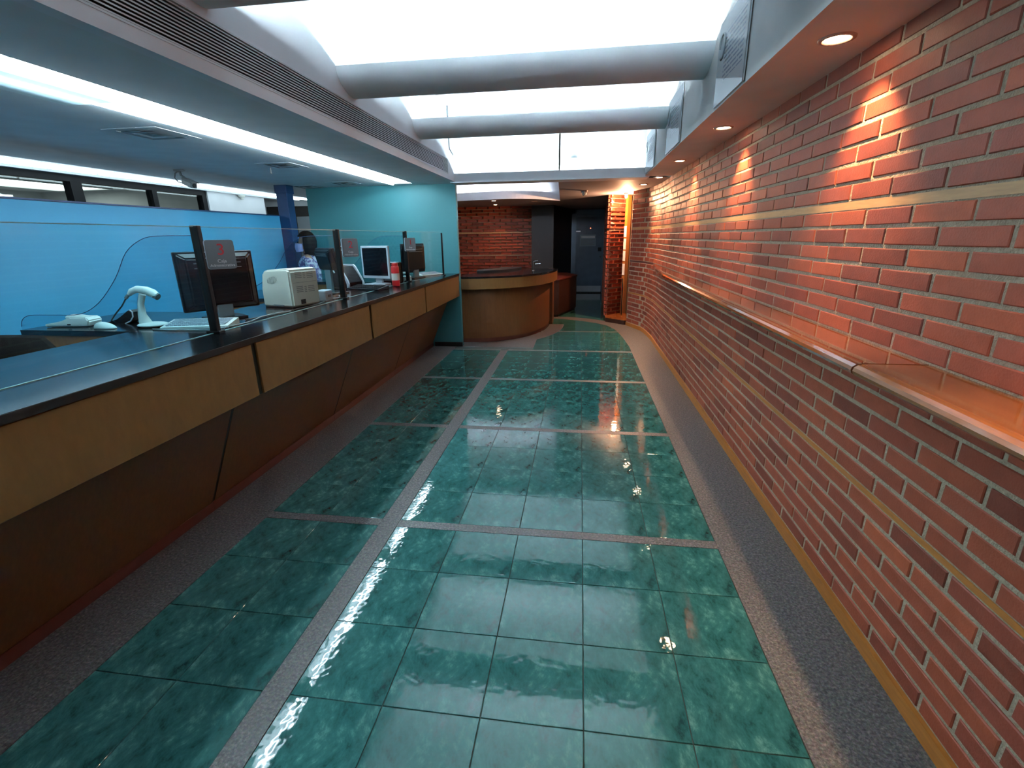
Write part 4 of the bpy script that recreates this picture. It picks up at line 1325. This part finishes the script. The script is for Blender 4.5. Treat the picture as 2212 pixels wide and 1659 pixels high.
downlight(-0.94, 10.22, 'small unlit white downlight in the lobby ceiling', 0, lit=False, group='lobby downlights')
# naked warm lamp in the niche
nl = thing('niche_lamp', (0.745, 8.76, CZ), 'glaring warm lamp at the ceiling of the brick niche', 'lamp')
MB().lathe([(0.0, 0.0), (0.035, 0.0), (0.035, -0.02), (0.02, -0.03), (0.0, -0.03)], (0.745, 8.76, CZ), 16).build('socket', 'ring_metal', nl)
MB().ball((0.745, 8.76, CZ - 0.055), 0.024, 0.024, 0.028).build('bulb', 'bulb_red', nl)
ld = bpy.data.lights.new('niche_glow', 'POINT')
ld.energy = 120
ld.color = (1.0, 0.50, 0.26)
ld.shadow_soft_size = 0.03
lo = bpy.data.objects.new('niche_glow', ld)
link(lo, nl)
lo.location = (0.0, -0.02, -0.11)

# ceiling vents
def vent(x, y, s, label, rim=0.05):
    t = thing('ceiling_vent', (x, y, CZ), label, 'ceiling vent', 'square air diffusers in the office ceiling')
    m = MB()
    for a, b, c, d in ((-s, s, -s, -s + rim), (-s, s, s - rim, s), (-s, -s + rim, -s + rim, s - rim), (s - rim, s, -s + rim, s - rim)):
        m.box(x + a, x + b, y + c, y + d, CZ - 0.002, CZ)
    m.build('frame', 'office_ceiling', t)
    for k, q in enumerate((s - rim - 0.01, (s - rim) * 0.6, (s - rim) * 0.3)):
        mm = MB()
        q2 = q - 0.025
        A = [Vector((x + q * i, y + q * j, CZ - 0.008)) for i, j in ((-1, -1), (1, -1), (1, 1), (-1, 1))]
        B = [Vector((x + q2 * i, y + q2 * j, CZ - 0.002)) for i, j in ((-1, -1), (1, -1), (1, 1), (-1, 1))]
        mm.sheet([A + [A[0]], B + [B[0]]])
        mm.build('cone_ring', 'vent_dark' if k % 2 == 0 else 'office_ceiling', t)
vent(-2.80, 3.12, 0.19, 'nearest square air diffuser between the two light slots')
vent(-2.82, 4.58, 0.17, 'second square air diffuser further along the office ceiling')
vent(-2.98, 6.15, 0.17, 'square air diffuser close to the teal wall')
vent(-3.62, 6.42, 0.20, 'dusty air diffuser at the upper corner of the teal wall')
hk = MB().tube([(-3.0, 4.66, CZ), (-3.0, 4.66, CZ - 0.05), (-2.995, 4.66, CZ - 0.06)], 0.008, 6)
tag(hk.build('ceiling_hook', 'vent_dark'), 'small dark hook hanging beside the second air diffuser', 'hook')
# security camera on a bracket
sm = thing('security_camera', (-3.95, 4.62, CZ), 'grey security camera hanging from the office ceiling', 'camera')
MB().lathe([(0.0, -0.012), (0.05, -0.012), (0.05, 0.0)], (-3.95, 4.62, CZ), 18).build('mounting_plate', 'camera_grey', sm)
MB().tube([(-3.95, 4.62, CZ - .01), (-3.94, 4.62, CZ - .05), (-3.89, 4.62, CZ - .085)], 0.011, 8).build('bracket_arm', 'camera_grey', sm)
mcam = rot_at(-3.87, 4.62, CZ - 0.125, -20) @ Matrix.Rotation(math.radians(18), 4, 'Y')
MB().rbox(-0.075, 0.085, -0.032, 0.032, -0.028, 0.028, 0.01, mcam).build('housing', 'camera_grey', sm)
MB().rbox(-0.07, 0.105, -0.038, 0.038, 0.028, 0.034, 0.002, mcam).build('sun_shield', 'grey_plastic', sm)
MB().lathe([(0.0, 0.0), (0.018, 0.0), (0.02, -0.006)], (0, 0, 0), 14, mcam @ Matrix.Translation((0.09, 0, 0)) @ Matrix.Rotation(math.radians(90), 4, 'Y')).build('lens', 'dark_slot', sm)
MB().tube([(-3.96, 4.62, CZ - .01), (-4.0, 4.62, CZ - .03), (-4.015, 4.62, CZ - .07), (-3.985, 4.62, CZ - .11), (-3.94, 4.62, CZ - .12)], 0.006, 6).build('cable', 'camera_grey', sm)
# smoke detector in the office and dome camera in the lobby
sd = thing('smoke_detector', (-5.30, 7.25, CZ), 'small cream smoke detector at the far end of the office ceiling', 'smoke detector')
MB().lathe([(0.0, -0.04), (0.035, -0.04), (0.05, -0.025), (0.055, 0.0)], (-5.18, 7.2, CZ), 16).build('housing', 'cream_plastic', sd)
MB().lathe([(0.0, -0.07), (0.022, -0.07), (0.025, -0.04)], (-5.18, 7.2, CZ), 14).build('sensor', 'cream_plastic', sd)
dc = thing('dome_camera', (0.04, 8.1, CZ), 'small dome camera under the lobby ceiling before the corridor', 'camera')
MB().lathe([(0.0, -0.03), (0.05, -0.03), (0.055, 0.0)], (0.04, 8.1, CZ), 18).build('base', 'lobby_paint', dc)
MB().ball((0.04, 8.06, CZ - 0.05), 0.034, 0.034, 0.034).build('dome', 'white_plastic', dc)

# skylight posters
for i, (y0, y1, lab) in enumerate(((2.69, 3.22, 'nearest glossy printed poster panel hung along the skylight side'), (4.23, 4.86, 'middle glossy printed poster panel hung along the skylight side'), (5.59, 6.30, 'farthest glossy poster panel near the skylight header'))):
    t = thing('poster_panel', (0.745, (y0 + y1) / 2, 2.39), lab, 'poster', 'skylight poster panels')
    MB().box(0.738, 0.744, y0, y1, 2.19, 2.60).build('sheet', 'poster_print', t)
    MB().box(0.7345, 0.738, y0, y0 + 0.006, 2.19, 2.60).build('edge_strip', 'grey_plastic', t)
    ring = []
    for k in range(20):
        a = 2 * math.pi * k / 19 * 0.85
        ring.append((0.7365, y1 - 0.085 + 0.05 * math.cos(a), 2.47 + 0.06 * math.sin(a)))
    MB().tube(ring, 0.006, 5).build('emblem', 'sign_face', t)

# ================================================================== PERSON
pe = thing('person', (-3.50, 6.0, 0), 'masked person with dark bobbed hair and lilac patterned shirt', 'person')
PX, PY = -3.52, 6.0
PM = rot_at(PX, PY, 0, -62)          # local -y is the way the person faces: left, a little towards the camera
def skin_obj(name, chains, material, parent, sub=2, root=0):
    """chains: list of vertex lists [(x,y,z,r)], later chains may start with an int index to join"""
    vs, es, rs = [], [], []
    for chn in chains:
        prev = None
        for v in chn:
            if isinstance(v, int):
                prev = v
                continue
            vs.append(v[:3])
            rs.append(v[3] if len(v) == 4 else (v[3], v[4]))
            if prev is not None:
                es.append((prev, len(vs) - 1))
            prev = len(vs) - 1
    me = bpy.data.meshes.new(name)
    o0 = origin(parent)
    me.from_pydata([tuple((PM @ Vector(v)) - o0) for v in vs], es, [])
    o = link(bpy.data.objects.new(name, me), parent)
    sm_ = o.modifiers.new('skin', 'SKIN')
    sm_.use_smooth_shade = True
    for i, d in enumerate(me.skin_vertices[0].data):
        r = rs[i]
        d.radius = r if isinstance(r, tuple) else (r, r)
        d.use_root = (i == root)
    ss = o.modifiers.new('sub', 'SUBSURF')
    ss.levels = ss.render_levels = sub
    me.materials.append(MATS[material])
    return o
def arm(sx):
    c = [4, (sx * .15, .01, 1.27, .05), (sx * .185, .015, 1.22, .046), (sx * .20, .03, 1.02, .038), (sx * .19, -.04, .86, .030), (sx * .185, -.06, .80, .024)]
    return c
chains = [[(0, 0, .86, .12), (0, .0, .97, .115), (0, .005, 1.08, .115), (0, .005, 1.18, .12), (0, .005, 1.26, .085), (0, .005, 1.32, .050), (0, -.01, 1.37, .056), (0, -.02, 1.43, .083), (0, -.012, 1.50, .085), (0, .0, 1.555, .055)]]
n0 = 10
chains.append(arm(1)); i_r = n0 + 4; chains.append(arm(-1)); i_l = n0 + 9
nv = n0 + 10
for sx in (1, -1):
    chains.append([0, (sx * .08, 0, .78, .085), (sx * .085, -.01, .47, .058), (sx * .085, .01, .11, .04), (sx * .085, .0, .045, .038), (sx * .09, -.12, .03, .03)])
for sx, idx in ((1, i_r), (-1, i_l)):
    for f in range(4):
        xo = sx * .185 + (f - 1.5) * .0
        yo = -.06 + (f - 1.5) * .020
        L = (.055, .065, .06, .048)[f]
        chains.append([idx, (sx * .186, yo, .755, .0095), (sx * .183, yo - .004, .755 - L * .55, .0085), (sx * .176, yo - .006, .755 - L, .007)])
    chains.append([idx, (sx * .175, -.10, .775, .010), (sx * .168, -.115, .745, .008)])
skin_obj('body', chains, 'skin', pe, 2)
# face
for sx in (-1, 1):
    MB().ball(PM @ Vector((sx * .03, -.098, 1.475)), .011, .008, .007).build('eye', 'eye', pe)
    MB().ball(PM @ Vector((sx * .086, -.005, 1.455)), .012, .018, .028).build('ear', 'skin', pe)
MB().ball(PM @ Vector((0, -.112, 1.445)), .014, .018, .022).build('nose', 'skin', pe)
MB().ball(PM @ Vector((0, -.092, 1.395)), .024, .008, .009).build('mouth', 'lips', pe)
# mask: a shell over nose and chin with straps
mk = MB()
rows = []
for i in range(7):
    t = i / 6
    z = 1.462 - 0.11 * t
    rr = []
    for k in range(11):
        a = (k / 10 - .5) * math.radians(150)
        bul = 0.104 + 0.022 * math.cos(a) * math.sin(math.pi * (0.2 + 0.65 * t))
        rr.append(PM @ Vector((bul * math.sin(a) * .86, -.015 - bul * math.cos(a), z + 0.014 * (1 - math.cos(a)) * (1 if t > .5 else -1) * .8)))
    rows.append(rr)
mk.sheet(rows)
mko = mk.build('face_mask', 'mask', pe)
for sx in (-1, 1):
    MB().tube([PM @ Vector((sx * .083, -.04, 1.455)), PM @ Vector((sx * .095, -.015, 1.475)), PM @ Vector((sx * .097, .012, 1.46)), PM @ Vector((sx * .092, -.01, 1.41)), PM @ Vector((sx * .072, -.045, 1.37))], 0.003, 5).build('strap', 'mask', mko)
# hair: bob, open at the face
hb = bmesh.new()
bmesh.ops.create_uvsphere(hb, u_segments=32, v_segments=24, radius=1.0)
dele = [v for v in hb.verts if v.co.y < -0.42 and v.co.z < 0.46]
bmesh.ops.delete(hb, geom=dele, context='VERTS')
for v in hb.verts:
    x, y, z = v.co
    zz = z * (0.135 if z > 0 else 0.21)
    w = 0.112 if z > -0.3 else 0.118 - 0.03 * max(0, -z - 0.5)
    v.co = Vector((x * w * (1 + .03 * math.sin(9 * y)), .012 + y * 0.122, 1.478 + zz + .004 * math.sin(22 * x + 13 * y)))
ho = MB().bm(hb, PM, True).build('hair', 'hair', pe)
so = ho.modifiers.new('thick', 'SOLIDIFY')
so.thickness = 0.012
# shirt: torso with sleeves and a collar
skin_obj('shirt', [[(0, 0, .84, .15, .13), (0, 0, .97, .155, .125), (0, .005, 1.08, .15, .125), (0, .005, 1.18, .155, .125), (0, .005, 1.265, .10, .09), (0, .008, 1.295, .066, .06)],
                   [4, (.155, .01, 1.265, .062), (.19, .015, 1.21, .060), (.203, .03, 1.06, .055)],
                   [4, (-.155, .01, 1.265, .062), (-.19, .015, 1.21, .060), (-.203, .03, 1.06, .055)]], 'shirt_print', pe, 2)
for sx in (-1, 1):
    cp = [PM @ Vector(v) for v in ((sx * .012, -.098, 1.19), (sx * .085, -.055, 1.285), (sx * .06, .055, 1.335), (sx * .045, -.03, 1.335))]
    MB().add(cp, [(0, 1, 3)]).add([cp[1], cp[2], cp[3]], [(0, 1, 2)]).build('collar', 'shirt_print', pe)
MB().tube([PM @ Vector((.05, -.065, 1.29)), PM @ Vector((.02, -.115, 1.18)), PM @ Vector((0, -.128, 1.05))], 0.004, 5).build('lanyard', 'blue_column', pe)
skin_obj('trousers', [[(0, 0, .88, .145), (0, 0, .82, .145)], [1, (.085, 0, .70, .10), (.088, -.01, .47, .078), (.088, .01, .14, .07)], [1, (-.085, 0, .70, .10), (-.088, -.01, .47, .078), (-.088, .01, .14, .07)]], 'trousers', pe, 1)
for sx in (-1, 1):
    MB().ball(PM @ Vector((sx * .09, -.05, .04)), .045, .12, .04, Matrix.Rotation(math.radians(-62), 4, 'Z')).build('shoe', 'black_plastic', pe)
